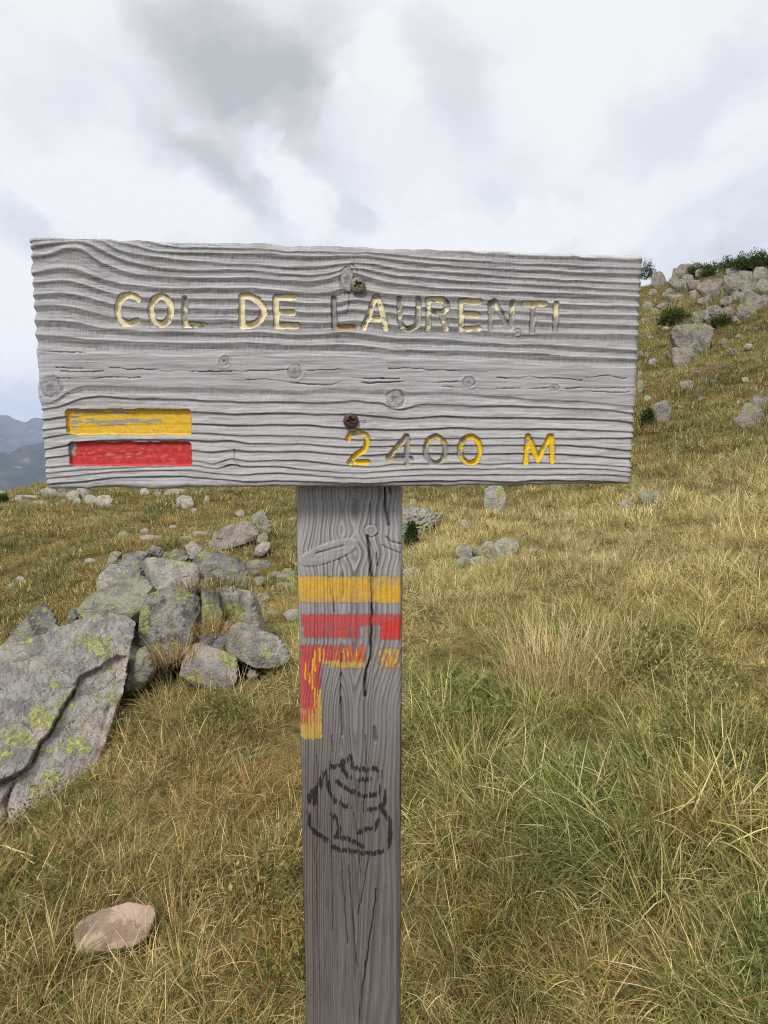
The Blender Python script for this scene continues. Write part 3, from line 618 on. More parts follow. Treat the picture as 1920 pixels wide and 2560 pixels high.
# ---- the post
Pc = Bc + bn*(-BT-.001)                                             # origin of the post's front plane
pl, _ = plane_xz(np.array([748.0, 761.0]), np.array([1435.0, 2540.0]), Pc); pr, _ = plane_xz(np.array([1008.0, 994.0]), np.array([1435.0, 2540.0]), Pc)
PX0, PX1 = float(pl.mean()), float(pr.mean())+.002; PW = PX1-PX0; PXC = (PX0+PX1)/2; PD = .075
ztop = BH/2-.03; zbot = gz-.25-Bc[2]
lz = np.concatenate([np.linspace(ztop, -.08, 60, endpoint=False), np.linspace(-.08, -.66, 640, endpoint=False), np.linspace(-.66, zbot, 70)])
lx = np.linspace(PX0, PX1, 190)
LX, LZ = np.meshgrid(lx, lz); shp = LX.shape; LX, LZ = LX.ravel(), LZ.ravel()
px, py = project(Pc + LX[:,None]*bx + LZ[:,None]*bz)
qx, qy = (px-700)/.30743, (py-1200)/.30743                          # coordinates of tile P
# grain coordinate: straight lines pushed aside by the knots, plain-sawn cathedral lower down
sgr = qx + fbm(xyz(qx*.0016, qy*.0006), 2)*20 + fbm(xyz(qx*.004, qy*.003), 2)*3
for (kx, ky, rx, ry, a) in ((395,590,230,110,.45),(742,415,100,110,.5),(640,110,120,90,.4),(980,480,120,110,.4)):
    sgr = sgr - (qx-kx)*a*np.exp(-((qy-ky)/ry)**2)/(1+((qx-kx)/rx)**2)
vv = sstep(1900, 2600, qy)*np.exp(-((qx-640)/190.0)**2)
sgr = sgr + vv*(np.abs(qx-(660-(qy-2000)*.02))*.5+ (qy-2000)*.06)
spacing = np.where(qx < 560, 30.0, 46.0); spacing = 27+12*sstep(480, 640, qx)-6*sstep(1200, 1900, qy)
phase = np.cumsum(np.ones(1))[0]*sgr/spacing + .6*fbm(xyz(sgr*.012, sgr*0+2), 2)
tt = phase-np.floor(phase)
prof = np.where(tt < .3, sstep(0, 1, tt/.3), (1-tt)/.7)
hsh = np.sin(np.floor(phase)*12.9898)*43758.5453; hsh = hsh-np.floor(hsh)
h = -prof*(.35+.65*hsh)*1.0; ring_shade = .95-1.2*prof*(.35+.65*hsh)
big = np.hypot(((qx-395)*.92+(qy-590)*-.36)/255, ((qx-395)*.33+(qy-590)*.93)/78)
ins = 1-sstep(.86, 1.08, big); h = h*(1-ins)+ins*(.3+.22*fbm(xyz(qx*.006+qy*.013, qy*.045), 3)); ring_shade = ring_shade*(1-ins)+ins*.62
h -= np.exp(-((big-1.05)/.07)**2)*.45*sstep(-.3, .3, fbm(xyz(qx*.012, qy*.012), 2)); ring_shade += ins*.30*fbm(xyz(qx*.006+qy*.016, qy*.06), 4)
for (kx, ky, rx, ry) in ((742,415,58,48),(640,110,62,48)):
    e = np.hypot((qx-kx)/rx, (qy-ky)/ry)+fbm(xyz(qx*.02, qy*.02), 2)*.1; ins = 1-sstep(.85, 1.1, e)
    h = h*(1-ins)+ins*.25*np.cos(e*8); h -= np.exp(-((e-1.05)/.12)**2)*.9; ring_shade = ring_shade*(1-ins)+ins*(.5+.2*np.cos(e*8))
h += fbm(xyz(qx*.05, qy*.006), 4)*.18 + fbm(xyz(qx*.12, qy*.12), 2)*.05
Pcr = [('P',[(715,460),(735,620),(750,800),(752,1100),(740,1350),(735,1460),(700,1560),(690,1760)],3.4,3.0),('P',[(850,60),(860,220),(882,370)],2.4,2.2),('P',[(890,55),(895,110)],1.8,1.5),('P',[(785,600),(788,700)],2,1.6),('P',[(732,190),(735,370)],1.5,1.3),
 ('P',[(480,640),(515,760),(520,960)],1.5,1.2),('P',[(400,790),(430,950),(445,1080)],1.6,1.2),('P',[(500,1420),(495,1750),(505,2080)],1.8,1.6),('P',[(770,2020),(780,2120)],4,1.5),
 ('Q',[(660,0),(665,300),(640,600)],1.2,1.3),('Q',[(740,1180),(715,1400),(680,1650),(640,1900),(610,2180)],1.5,2.2),('Q',[(690,900),(640,1180),(600,1380)],1.4,1.3),('Q',[(570,600),(600,850),(620,1050)],1.3,1.2),
 ('Q',[(470,900),(500,1300),(520,1600)],1.6,1.2),('Q',[(530,1000),(560,1400),(600,1780)],1.6,1.2),('Q',[(400,0),(405,130)],1.3,1.2),('Q',[(385,200),(400,850),(410,1500)],1.2,1.0),('Q',[(290,150),(285,1000),(300,1800)],1.2,1.0),('P',[(860,460),(900,500),(995,525)],1.6,1.2),('P',[(830,530),(880,560),(980,600)],1.6,1.0),('P',[(290,600),(420,560),(520,535)],2,1.0)]
for tile, pts, wd, dep in Pcr:
    p_ = tp(tile, pts); mm = near(px, py, p_, 14)
    dpx = seg_dist(px[mm]+fbm(xyz(px[mm]*.06, py[mm]*.03), 3)*2.4, py[mm], p_)
    g = np.exp(-(dpx/wd)**2); h[mm] -= dep*1.2*g; ring_shade[mm] -= np.minimum(dep*.55, 1.3)*g  # post cracks: relief, plus their dark inside painted into the colour
PY_, PR_, PO_ = (.50,.325,.075), (.46,.06,.055), (.50,.15,.03)
paint = np.zeros((len(px), 4)); dry = .5+.26*fbm(xyz(qx*.02, qy*.02), 3)+.34*fbm(xyz(qx*.075, qy*.007), 3); crest = np.clip(ring_shade, 0, 1)
def daub(x0, y0, x1, y1, col, cov, soft=10, wav=9.0, need=0.0, vert=False):
    """a brushed band in tile-P coordinates, ragged at its edges, catching the ridges first where the brush was dry"""
    rag = fbm(xyz(qx*.055, qy*.012 if not vert else qy*.03), 3)
    yy = qy+rag*wav; xx = qx+fbm(xyz(qx*.01, qy*.03), 3)*wav
    m = sstep(x0-soft, x0+soft, xx)*(1-sstep(x1-soft, x1+soft, xx))*sstep(y0-soft, y0+soft, yy)*(1-sstep(y1-soft, y1+soft, yy))
    a = m*sstep(.0, .1, cov+.55*(crest-.5)*need+.03-dry*.9)
    a = np.clip(a, 0, 1)
    tone = 1+.16*fbm(xyz(qx*.09, qy*.006), 3)
    k_ = a[:,None]
    paint[:,:3] = paint[:,:3]*(1-k_)+np.array(col)*tone[:,None]*k_; paint[:,3] = np.maximum(paint[:,3], a*(.80+.17*np.clip(crest, 0, 1)))
marks = []
daub(60,785,985,1000,PY_,.86,8,16,.35); daub(60,790,740,950,(.63,.36,.03),.62,20,14,.3); daub(790,860,985,1000,(.62,.36,.015),.9,10,10,.2)
daub(170,1092,1010,1185,PR_,.92,8,14,.25); daub(190,1180,650,1285,PR_,.74,12,12,.7); daub(640,1180,800,1285,(.5,.12,.1),.35,12,14,.9); daub(815,1150,985,1300,(.56,.03,.02),.93,10,12,.2)
daub(175,1345,690,1485,PR_,.74,10,16,1.0); daub(430,1345,690,1480,PO_,.42,10,10,1.0); daub(400,1480,690,1530,PY_,.72,6,12,.5); daub(320,1470,480,1500,PY_,.6,8,10,.6)
daub(800,1370,975,1530,PY_,.60,10,12,.9); daub(800,1430,960,1520,PO_,.34,10,12,1.0)
daub(165,1345,335,1950,PR_,.82,8,14,.9,True); daub(165,1860,340,2110,PY_,.86,8,16,.3); daub(300,1700,340,2100,PY_,.75,8,10,.5); daub(170,1830,300,1990,PR_,.45,8,16,1.0)
for (x, ya, yb, w) in ((283,1390,1560,7),(265,1450,1600,8),(240,1570,1650,7),(207,1490,1625,7),(262,1600,1700,7),(283,1690,1850,6),(322,1365,1475,8),(352,1370,1480,6),(550,1400,1440,6),(900,1400,1480,5),(520,1370,1470,4),(620,1370,1430,4)):
    a = np.exp(-((qx+fbm(xyz(qx*0, qy*.02+x), 2)*6-x)/w)**4)*sstep(ya-12, ya+8, qy)*(1-sstep(yb-8, yb+12, qy))
    paint[:,:3] = paint[:,:3]*(1-a[:,None])+np.array((.72,.40,.01))*a[:,None]; paint[:,3] = np.maximum(paint[:,3], a)
pm_paint = (paint[:,3] > .02)
# marker drawing
ink_strokes = [[(300,360),(340,290),(400,235),(460,230),(510,190),(540,160)],[(540,180),(560,240),(650,262),(735,250),(772,280),(768,380),(755,440)],[(480,260),(520,310),(600,340),(690,335)],
 [(375,260),(372,340),(380,430),(430,510),(500,540),(535,545)],[(440,350),(500,400),(560,430),(620,460),(700,460),(745,450)],[(245,430),(300,390),(345,370)],[(225,460),(220,570),(235,680)],[(275,400),(265,520)],
 [(240,700),(270,740),(320,770),(370,810)],[(400,600),(440,650),(455,700),(445,760)],[(420,775),(500,785),(570,815),(620,840)],[(600,750),(640,720),(730,710),(755,650)],
 [(690,570),(770,545),(810,600),(845,650),(850,760),(830,850),(780,890),(700,905),(600,895),(540,885),(450,870),(410,850)],[(800,430),(810,480),(790,540)],[(480,200),(485,260)],[(600,840),(640,850)]]
ink = np.zeros(len(px)); mi = near(px, py, tp('Q', [(200,140),(880,930)]), 10)
jag = np.floor((phase[mi]+.15)*2)*7.31; jag = 5.0*(np.sin(jag*12.99)*43758.5%1-.5)
dk = np.min([seg_dist(px[mi], py[mi]+jag, tp('Q', s)) for s in ink_strokes], 0)
vsm = fbm(xyz(px[mi]*.22, py[mi]*.02), 2)
dash = fbm(xyz(px[mi]*.17, py[mi]*.012), 2)                       # the pen jumped from ridge to ridge
ink[mi] = (1-sstep(5.0, 6.9, dk+vsm*3.0+dash*2.0))*sstep(-.30, -.12, dash+.25*(crest[mi]-.5)+.25*fbm(xyz(px[mi]*.03, py[mi]*.03), 2))
paint[:,:3] = paint[:,:3]*(1-ink[:,None])+np.array((.017,.017,.022))*ink[:,None]; paint[:,3] = np.maximum(paint[:,3], ink*.93)
region = np.zeros(len(px), int)
region[pm_paint & (qy < 1045)] = 1; region[pm_paint & (qy >= 1045) & (qy < 1318)] = 2; region[pm_paint & (qy >= 1318) & (qy < 2250)] = 3; region[ink > .02] = 4
ed = np.minimum(LX-PX0, PX1-LX)
wave = .0012*fbm(xyz(LZ*9+np.where(LX < PXC, 0, 40), LZ*0), 3)*(1-sstep(0, .02, ed))*np.where(LX < PXC, -1, 1)
Vp = np.stack([LX+wave, -h*.001+round_off(ed, .006), LZ], 1)
npx, npz = len(lx), len(lz)
Fp = grid_faces(npz, npx)[:, ::-1]
bi = np.concatenate([np.arange(npx), npx-1+npx*np.arange(1, npz), (npz-1)*npx+np.arange(npx-2, -1, -1), npx*np.arange(npz-2, 0, -1)])
mid, back = shell(Vp, bi, PD); nb = len(bi); base = len(Vp); j = np.arange(nb); j2 = (j+1) % nb
Vp2 = np.vstack([Vp, mid, back]); extra = 2*nb
sk1 = np.stack([bi[j], bi[j2], base+j2, base+j], 1)[:, ::-1]; sk2 = np.stack([base+j, base+j2, base+nb+j2, base+nb+j], 1)[:, ::-1]
Fall = np.vstack([Fp, sk1, sk2]); freg = np.concatenate([np.max(region[Fp], 1), np.zeros(2*nb, int)])
eringl = ring_shade[bi]; ring_shade2 = np.concatenate([ring_shade, eringl, eringl]); paint2 = np.vstack([paint, np.zeros((extra, 4))])
parts_p = {0: ('post', M_POST, None, None), 1: ('paint_mark', M_POST, 0, 'yellow brushed paint band across the post'), 2: ('paint_mark', M_POST, 0, 'red brushed paint band across the post'),
           3: ('paint_mark', M_POST, 0, 'red and yellow angled trail mark'), 4: ('marker_drawing', M_POST, 0, 'black marker doodle of a fist')}
post_objs = split_build(parts_p, Vp2, Fall, freg, {'ring_shade': ('FLOAT', ring_shade2), 'paint': ('FLOAT_COLOR', paint2)}, Pc, None, vertex_normals(Vp2, Fall))
cap = mesh('post_back', np.vstack([back, [[PXC, PD, (ztop+zbot)/2]]]), np.stack([j, j2, np.full(nb, nb)], 1), smooth=False)
attr(cap, 'ring_shade', 'FLOAT', np.full(nb+1, .5)); attr(cap, 'paint', 'FLOAT_COLOR', np.zeros((nb+1, 4)))
link('post_back', cap, M_POST, post_objs[0])

# ---- screws: domed head with a cross recess
def screw(px_, py_, rad, col, col2, ang, label):
    m, n, b = material('rusted_screw_metal', .55, .5); b.inputs['Metallic'].default_value = .35
    tc = n.node('ShaderNodeTexCoord').outputs['Object']
    n.put(b.inputs['Base Color'], n.mix(n.rng(n.noise(tc, 420, 4, .65), .4, .65), col, col2))
    n.put(b.inputs['Normal'], n.node('ShaderNodeBump', {'Strength': .4, 'Distance': .0004, 'Height': n.noise(tc, 900, 3, .6)}).outputs[0])
    na, nr = 72, 26
    th = np.linspace(0, 2*math.pi, na, endpoint=False); r = np.concatenate([np.linspace(0, 1, nr), [1.02, 1.0, .6]])*rad
    TH, RRR = np.meshgrid(th, r); x, z = RRR*np.cos(TH), RRR*np.sin(TH)
    q = RRR/rad; y = -.0022*np.sqrt(np.clip(1-(q*.92)**2, 0, 1)) - .0006
    ca, sa = math.cos(ang), math.sin(ang); u, v = np.abs(x*ca+z*sa)/rad, np.abs(-x*sa+z*ca)/rad
    arm = np.minimum(np.maximum(u-.52, v-.13), np.maximum(v-.52, u-.13)); star = np.minimum(arm, np.hypot(u, v)-.24)
    y = y + .0028*(1-sstep(-.05, .03, star))
    y[-3] = -.0012; y[-2] = .0006; y[-1] = .003
    lxz = plane_xz(np.array([float(px_)]), np.array([float(py_)]), Bc)
    o = link('screw', mesh('screw', np.stack([x.ravel(), y.ravel(), z.ravel()], 1), grid_faces(len(r), na, True)), m, sign, label=label)
    o.location = (Bc+bx*lxz[0][0]+bz*lxz[1][0]+bn*.0012)-np.array(sign.location); o.rotation_euler = (0, 0, YAW)
screw(894, 714, .0066, (.20,.17,.135,1), (.085,.065,.05,1), R(28), 'upper screw with dull brown-grey head')
screw(877, 1052, .0069, (.085,.035,.032,1), (.05,.02,.02,1), R(12), 'lower screw rusted dark red')

# ------------------------------------------------------------------ rocks
def ico_dirs(n, _c={}):
    if n not in _c:
        bm = bmesh.new(); bmesh.ops.create_icosphere(bm, subdivisions=n, radius=1.0)
        v = np.array([x.co[:] for x in bm.verts]); f = np.array([[q.index for q in x.verts] for x in bm.faces]); bm.free(); _c[n] = (v, f)
    return _c[n]
def hull_planes(P):
    bm = bmesh.new()
    for p in P: bm.verts.new(p)
    res = bmesh.ops.convex_hull(bm, input=bm.verts[:])
    bm.normal_update()
    N = np.array([f.normal[:] for f in bm.faces]); O = np.array([f.verts[0].co[:] for f in bm.faces]); bm.free()
    return N, O
def rock_mesh(name, P, seed, n=4, sharp=220, chips=14, rough=.03, strata=0.0, chipmin=.89):
    """a boulder: the convex body of points P, edges knocked off, faces roughened"""
    g = np.random.RandomState(seed); P = np.asarray(P, float)
    N, O = hull_planes(P); c = P.mean(0); S = P.std(0)+1e-3
    Q = P-c; ext = np.linalg.norm(Q, axis=1).max()
    dN = g.normal(size=(chips, 3)); dN /= np.linalg.norm(dN, axis=1)[:, None]
    sup = (Q@dN.T).max(0)*g.uniform(chipmin, .99, chips)
    dpl = np.einsum('ij,ij->i', N, O-c); ok = dpl > 1e-4
    N, dpl = np.vstack([N[ok], dN]), np.concatenate([dpl[ok], sup])
    D, F = ico_dirs(n); D = D*S; D = D/np.linalg.norm(D, axis=1)[:, None]
    q = np.maximum(D@N.T, 1e-6)/dpl
    t = 1/((q/q.max(1)[:,None])**sharp).sum(1)**(1/sharp)/q.max(1)
    V = D*t[:,None]; L = float(np.sort(S)[1])*2
    a = fbm(V/L*2.6+seed*3.1, 6, gain=.62); b = np.abs(fbm(V/L*3.2+seed*1.7, 4)); 
    t2 = t*(1 + rough*1.3*a - rough*1.0*b*.8) 
    if strata:
        ax = g.normal(size=3); ax /= np.linalg.norm(ax); s_ = (V@ax)/L*7+fbm(V/L*1.5+seed, 3)*.8
        t2 = t2*(1-strata*np.exp(-((s_-np.floor(s_)-.5)/.09)**2))
    return mesh(name, D*t2[:,None], F), c
FOOT = []
def rock(name, label, poly, depth, mat, lean=.6, thick=.5, bulge=.12, seed=1, n=4, group=None, jitter=.0, sink=.12, grow=1.09, **kw):
    """poly: outline in photo pixels; built at its own distance with real thickness, running back into the hill and into the ground"""
    g = np.random.RandomState(seed+11); p = np.array(poly, float); p = p.mean(0)+(p-p.mean(0))*grow; yb = p[:,1].max(); sz = max(np.ptp(p[:,0]), np.ptp(p[:,1]))/FPX*(depth if not callable(depth) else 2.8)
    if callable(depth): dep = depth(p[:,0], p[:,1])
    else: dep = depth + lean*(yb-p[:,1])/FPX*depth
    dep = dep + g.uniform(-jitter, jitter, len(p))*sz
    F_ = unproj(p[:,0], p[:,1], dep); c = F_.mean(0); back = (c-EYE)/np.linalg.norm(c-EYE)*thick
    pts = list(F_)
    k = p[:,1] > yb-.35*np.ptp(p[:,1])
    pts += list(F_[k]+np.array([0, 0, -sink*sz])+back*.1)
    tl = g.uniform(-.18, .18, 3)*thick
    pts += list(c+(F_-c)*g.uniform(.72, .9)+back*(1+.5*g.uniform(-1, 1)*(F_-c)[:,:1]/sz)+tl+np.array([0, 0, -.10*sz]))
    i0 = g.randint(len(p)); i1 = (i0+len(p)//2+g.randint(-1, 2)) % len(p)          # a ridge across the face
    for w in (.32, .68):
        q = F_[i0]*(1-w)+F_[i1]*w; pts.append(q-ray(960., 1280.)*bulge*sz*g.uniform(.5, 1.1))
    me, cc = rock_mesh(name, pts, seed, n, **kw)
    me.set_sharp_from_angle(angle=R(32))
    co = np.empty(len(me.vertices)*3, np.float32); me.vertices.foreach_get('co', co); co = co.reshape(-1, 3)+cc
    up_ = co[co[:,2] > height(co[:,0], co[:,1])]
    if len(up_) > 8:
        FOOT.append((up_[:,:2].mean(0), np.linalg.inv(np.cov(up_[:,:2].T)+np.eye(2)*1e-4), float(np.sqrt(np.trace(np.cov(up_[:,:2].T)))*2.2)))
    o = link(name, me, mat); o.location = cc
    o['label'] = label; o['category'] = 'boulder' if name == 'boulder' else 'stone'
    if group: o['group'] = group
    return o
OUT = 'boulders of the lichen-covered outcrop'
def z(*pts): return tp('Z', pts)
dS = lambda x, y: 1/(.008-.000135*x+.000205*y)          # one leaning rock face, both slabs share it
big = rock('boulder', 'largest pinkish grey boulder, split by a long diagonal crack, at the left edge', z((-260,1010),(-240,1900),(60,1895),(240,1800),(390,1690),(520,1570),(575,1420),(610,1200),(680,1110),(735,860),(757,752),(640,703),(480,742),(300,822),(90,882),(20,950)), dS, M_ROCK, grow=1.0, thick=.8, bulge=.02, seed=21, n=7, group=OUT, sharp=200, chips=7, rough=.034, chipmin=.95)
def carve(o, lines, step):
    me = o.data; co = np.empty(len(me.vertices)*3, np.float32); me.vertices.foreach_get('co', co); co = co.reshape(-1, 3).astype(float)
    P = co+np.array(o.location); X_, Y_ = project(P); q = P-EYE; q /= np.linalg.norm(q, axis=1)[:,None]
    wx, wy = X_+fbm(xyz(X_*.02, Y_*.02), 3)*9, Y_+fbm(xyz(X_*.02+9, Y_*.02), 3)*9
    push = np.zeros(len(P))
    for pts, wd, dep in lines: push += dep*np.exp(-(seg_dist(wx, wy, pts)/wd)**2)
    sx_ = np.array([t_[0] for t_ in step]); sy_ = np.array([t_[1] for t_ in step]); k_ = np.argsort(sx_)
    push += .05*sstep(-4, 6, wy-np.interp(wx, sx_[k_], sy_[k_]))*(1-sstep(300, 330, wx))
    co += q*push[:,None]; me.vertices.foreach_set('co', co.astype(np.float32).ravel()); me.update()
def z_(*p): return tp('Z', p)
CRK = z_((-60,1690),(0,1650),(90,1615),(160,1580),(225,1440),(330,1275),(400,1155),(430,1092),(545,1030),(640,960))
carve(big, [(CRK[:-3], 3.6, .09), (CRK[-4:-1], 2.8, .045), (CRK[-2:], 2.2, .02), (z_((230,870),(330,910),(470,990),(520,1040)), 3.0, .012), (z_((60,1660),(30,1760),(25,1870)), 5, .06), (z_((500,1560),(600,1240)), 3, .02)], CRK)
rock('boulder', 'dark mottled block in the middle of the outcrop, right of the deep black crack', z((768,760),(800,650),(900,598),(1040,588),(1085,640),(1072,760),(1030,880),(1000,940),(870,1015),(836,985),(772,885)), 3.56, M_ROCKDARK, lean=.6, thick=.7, seed=5, n=5, group=OUT, chips=8, rough=.03)
rock('stone', 'small pointed lichen-green wedge standing in the deep black crack', z((678,1130),(706,1010),(762,922),(798,908),(828,980),(834,1055),(760,1115)), 3.34, M_ROCKGREEN, lean=.4, thick=.35, seed=8, n=4, group=OUT)
rock('boulder', 'narrow upright yellow-green lichened slab beside the dark mottled block', z((1092,780),(1100,600),(1112,540),(1142,528),(1168,562),(1212,720),(1216,790),(1150,880)), 3.74, M_ROCKGREEN, lean=.4, thick=.55, seed=12, n=4, group=OUT)
rock('boulder', 'top block of the outcrop with blackish crust, highest at the right', z((1086,405),(1112,390),(1240,402),(1335,448),(1345,520),(1352,590),(1290,590),(1200,560),(1112,520)), 4.09, M_ROCKDARK, lean=.7, thick=.8, seed=15, n=5, group=OUT, rough=.04)
rock('boulder', 'tall grey block with greenish striped side at the right of the outcrop', z((1180,590),(1250,580),(1330,600),(1372,610),(1424,835),(1330,850),(1250,780),(1205,720)), 3.94, M_ROCK, lean=.3, thick=.8, seed=18, n=5, group=OUT, strata=.04)
rock('boulder', 'pale lichened block at the top centre of the outcrop', z((792,436),(830,424),(960,458),(1095,462),(1108,525),(1082,585),(960,605),(850,610),(828,545)), 4.14, M_ROCKPALE, lean=.8, thick=.7, seed=23, n=5, group=OUT)
rock('boulder', 'sloping green-grey slab above the largest boulder', z((430,700),(520,612),(640,560),(762,522),(848,600),(800,655),(742,724),(640,712),(480,752)), 3.86, M_ROCKGREEN, lean=1.1, thick=.7, seed=26, n=5, group=OUT, bulge=.05)
rock('boulder', 'flat pale rock at the upper left end of the outcrop', z((528,560),(545,515),(582,482),(700,490),(762,520),(700,560),(600,590),(540,610)), 4.34, M_ROCKPALE, lean=1.0, thick=.7, seed=29, n=4, group=OUT)
rock('boulder', 'rounded dark grey rock on the back row of the outcrop', z((645,470),(690,405),(760,388),(815,400),(800,470),(770,520),(690,515)), 4.59, M_ROCKDARK, lean=.6, thick=.6, seed=31, n=4, group=OUT)
rock('stone', 'small upright grey-green stone at the back left corner of the outcrop', z((586,460),(600,400),(640,384),(672,400),(650,460),(610,480)), 4.74, M_ROCKGREEN, lean=.3, thick=.4, seed=33, n=3, group=OUT)
rock('stone', 'small blackish stone on the back edge of the outcrop', z((792,390),(830,356),(880,372),(896,395),(870,425),(815,425)), 4.84, M_ROCKDARK, lean=.4, thick=.4, seed=36, n=3, group=OUT)
rock('stone', 'squat yellow-green stone on the back edge of the outcrop', z((920,415),(950,382),(1000,384),(1034,425),(1020,455),(940,450)), 4.84, M_ROCKGREEN, lean=.4, thick=.4, seed=38, n=3, group=OUT)
rock('stone', 'plain grey stone tucked behind the top block of the outcrop', z((1028,400),(1050,368),(1100,368),(1110,395),(1085,430),(1040,435)), 4.89, M_ROCK, lean=.4, thick=.4, seed=41, n=3, group=OUT)
rock('boulder', 'pointed dark rock behind the largest boulder at the left', z((0,940),(40,880),(150,745),(240,664),(292,712),(322,790),(330,830),(200,880)), 3.89, M_ROCKDARK, lean=.5, thick=.6, seed=44, n=5, group=OUT)
rock('stone', 'small dark stone in the notch above the largest boulder', z((358,800),(372,728),(415,714),(430,735),(425,790)), 3.94, M_ROCKDARK, lean=.3, thick=.35, seed=46, n=3, group=OUT)
rock('boulder', 'pale loose block lying tilted at the right foot of the outcrop', z((1255,905),(1262,850),(1295,790),(1335,785),(1520,862),(1584,965),(1560,1000),(1500,1022),(1400,1025),(1262,955)), 3.49, M_ROCKPALE, lean=.35, thick=.5, seed=52, n=5, group=OUT, sink=.0, rough=.04)
rock('boulder', 'dark upright slabs wedged behind the pale loose block', z((1150,925),(1190,850),(1240,760),(1275,770),(1300,830),(1270,960),(1230,970)), 3.69, M_ROCKDARK, lean=.3, thick=.45, seed=55, n=4, group=OUT, strata=.05)
rock('boulder', 'low grey wedge with a sharp edge at the front right of the outcrop', z((985,1060),(1010,980),(1060,905),(1100,896),(1284,966),(1286,1080),(1240,1150),(1100,1110)), 3.39, M_ROCK, lean=.5, thick=.45, seed=58, n=5, group=OUT)
rock('stone', 'flat grey slab half sunk in grass below the pale loose block', z((1280,1170),(1330,1120),(1420,1088),(1500,1075),(1530,1090),(1400,1150),(1310,1180)), 3.47, M_ROCK, lean=1.3, thick=.2, bulge=.02, seed=61, n=4)
rock('stone', 'small pale stone under the tilted loose block', z((1345,1070),(1360,1035),(1395,1035),(1405,1070),(1370,1085)), 3.52, M_ROCKPALE, lean=.3, thick=.2, seed=63, n=3)
rock('boulder', 'low rubble rock filling the joint under the top block', z((1060,640),(1200,560),(1330,640),(1300,800),(1120,800),(1040,760)), 4.19, M_ROCKDARK, lean=.4, thick=.7, seed=65, n=4, group=OUT)
rock('boulder', 'low rock filling the gap behind the dark mottled block', z((1020,900),(1060,760),(1180,780),(1240,860),(1180,930),(1060,940)), 3.74, M_ROCKDARK, lean=.4, thick=.6, seed=67, n=4, group=OUT)
rock('boulder', 'dark bedrock showing only in the joints between the outcrop blocks', z((500,700),(620,600),(830,520),(1090,470),(1290,520),(1360,700),(1340,900),(1240,1000),(1000,1080),(760,1060),(700,960)), 4.05, M_ROCKDARK, lean=.55, thick=.6, bulge=.01, seed=68, n=5, group=OUT, grow=1.0)
rock('stone', 'flat pinkish stone lying in the grass at the lower left', tp('V', [(402,915),(445,862),(560,808),(690,775),(812,792),(822,850),(770,955),(700,995),(590,1010),(480,1030),(425,1020),(425,960)]), hit(290, 2372)-.05, M_ROCKPINK, lean=.85, thick=.13, bulge=.03, seed=70, n=5, sink=.05, chips=4, rough=.014)
FOOT.append((FOOT[-1][0], FOOT[-1][1]*.72, FOOT[-1][2]*1.3))
rock('stone', 'grey stone almost buried in grass at the left below the outcrop', tp('V', [(145,465),(180,410),(230,365),(255,360),(250,410),(180,465)]), hit(85, 2115), M_ROCKPALE, lean=1.0, thick=.12, seed=72, n=3)

# boulders on the meadow behind
def on(x, y): return hit(*tp('Z', [(x, y)])[0])
dB = on(1300, 392)
rock('boulder', 'big tilted brown-grey boulder with a dark hollow beneath, beyond the outcrop', z((1160,345),(1165,300),(1222,264),(1270,240),(1340,228),(1388,240),(1408,300),(1398,322),(1300,352),(1235,376),(1165,380)), dB, rock_material('brown_rock', (.29,.25,.21,1), (.19,.165,.14,1), (.36,.36,.17,1), lichen_amt=.25, k=.8), lean=.35, thick=.9, seed=75, n=5, sink=0.0, bulge=.05)
rock('boulder', 'upright pale green pointed boulder leaning on the big tilted boulder', z((1382,270),(1380,215),(1410,185),(1440,163),(1432,200),(1478,245),(1480,285),(1420,300)), dB+.2, M_ROCKGREEN, lean=.3, thick=.6, seed=77, n=4)
rock('stone', 'small rounded stone between the tilted boulder and the leaning pale one', z((1402,330),(1412,298),(1445,292),(1466,312),(1450,336),(1415,342)), dB-.2, M_ROCKPALE, lean=.3, thick=.3, seed=79, n=3)
rock('stone', 'pale slanting stone below the big tilted boulder', z((1385,410),(1400,360),(1440,335),(1474,338),(1470,375),(1430,410)), dB-.4, M_ROCKPALE, lean=.4, thick=.3, seed=81, n=3)
rock('boulder', 'flat dark slab behind the right end of the outcrop', z((1335,450),(1400,435),(1455,438),(1500,462),(1490,480),(1420,490),(1350,488)), on(1440,488), M_ROCKDARK, lean=1.3, thick=.5, seed=83, n=4)
rock('stone', 'dark stone propping the flat slab', z((1352,515),(1362,492),(1420,490),(1430,510),(1390,525)), on(1390,522), M_ROCKDARK, lean=.3, thick=.3, seed=85, n=3)
rock('stone', 'squat pale green stone left of the post in the stony strip', z((1522,530),(1550,482),(1590,475),(1625,520),(1610,548),(1560,550)), on(1575,545), M_ROCKGREEN, lean=.5, thick=.4, seed=87, n=3)

_sn = [200]
def stone(tile, x, y, w, h, label, mat, group, name='stone', lean=.5, n=3, lift=0.0, dd=0.0):
    """one loose stone given by its outline box in a tile, standing on the terrain where that spot lies"""
    _sn[0] += 1; g = np.random.RandomState(_sn[0]); m = g.randint(6, 9)+(2 if name == 'boulder' else 0)
    ang = np.linspace(0, 2*math.pi, m, endpoint=False)+g.uniform(-.3, .3, m)+g.uniform(0, 6.28); r = g.uniform(.9, 1.22, m)
    sg = lambda v: np.sign(v)*np.abs(v)**.9
    pts = tp(tile, [(x+w/2*r[i]*sg(math.cos(ang[i])), y+h/2*r[i]*sg(math.sin(ang[i]))) for i in range(m)])
    q = tp(tile, [(x, y+h*.66)])[0]; dpt = hit(*q)+dd
    wm = w*TILE[tile][2]/FPX*dpt
    return rock(name, label, pts, dpt, mat, lean=lean, thick=wm*.75, seed=_sn[0], n=n, group=group, sink=.15, chips=11, rough=.03, chipmin=.84)
G1, L1 = 'small stones on the ochre meadow', 'small pale stone scattered on the ochre meadow left of the post'
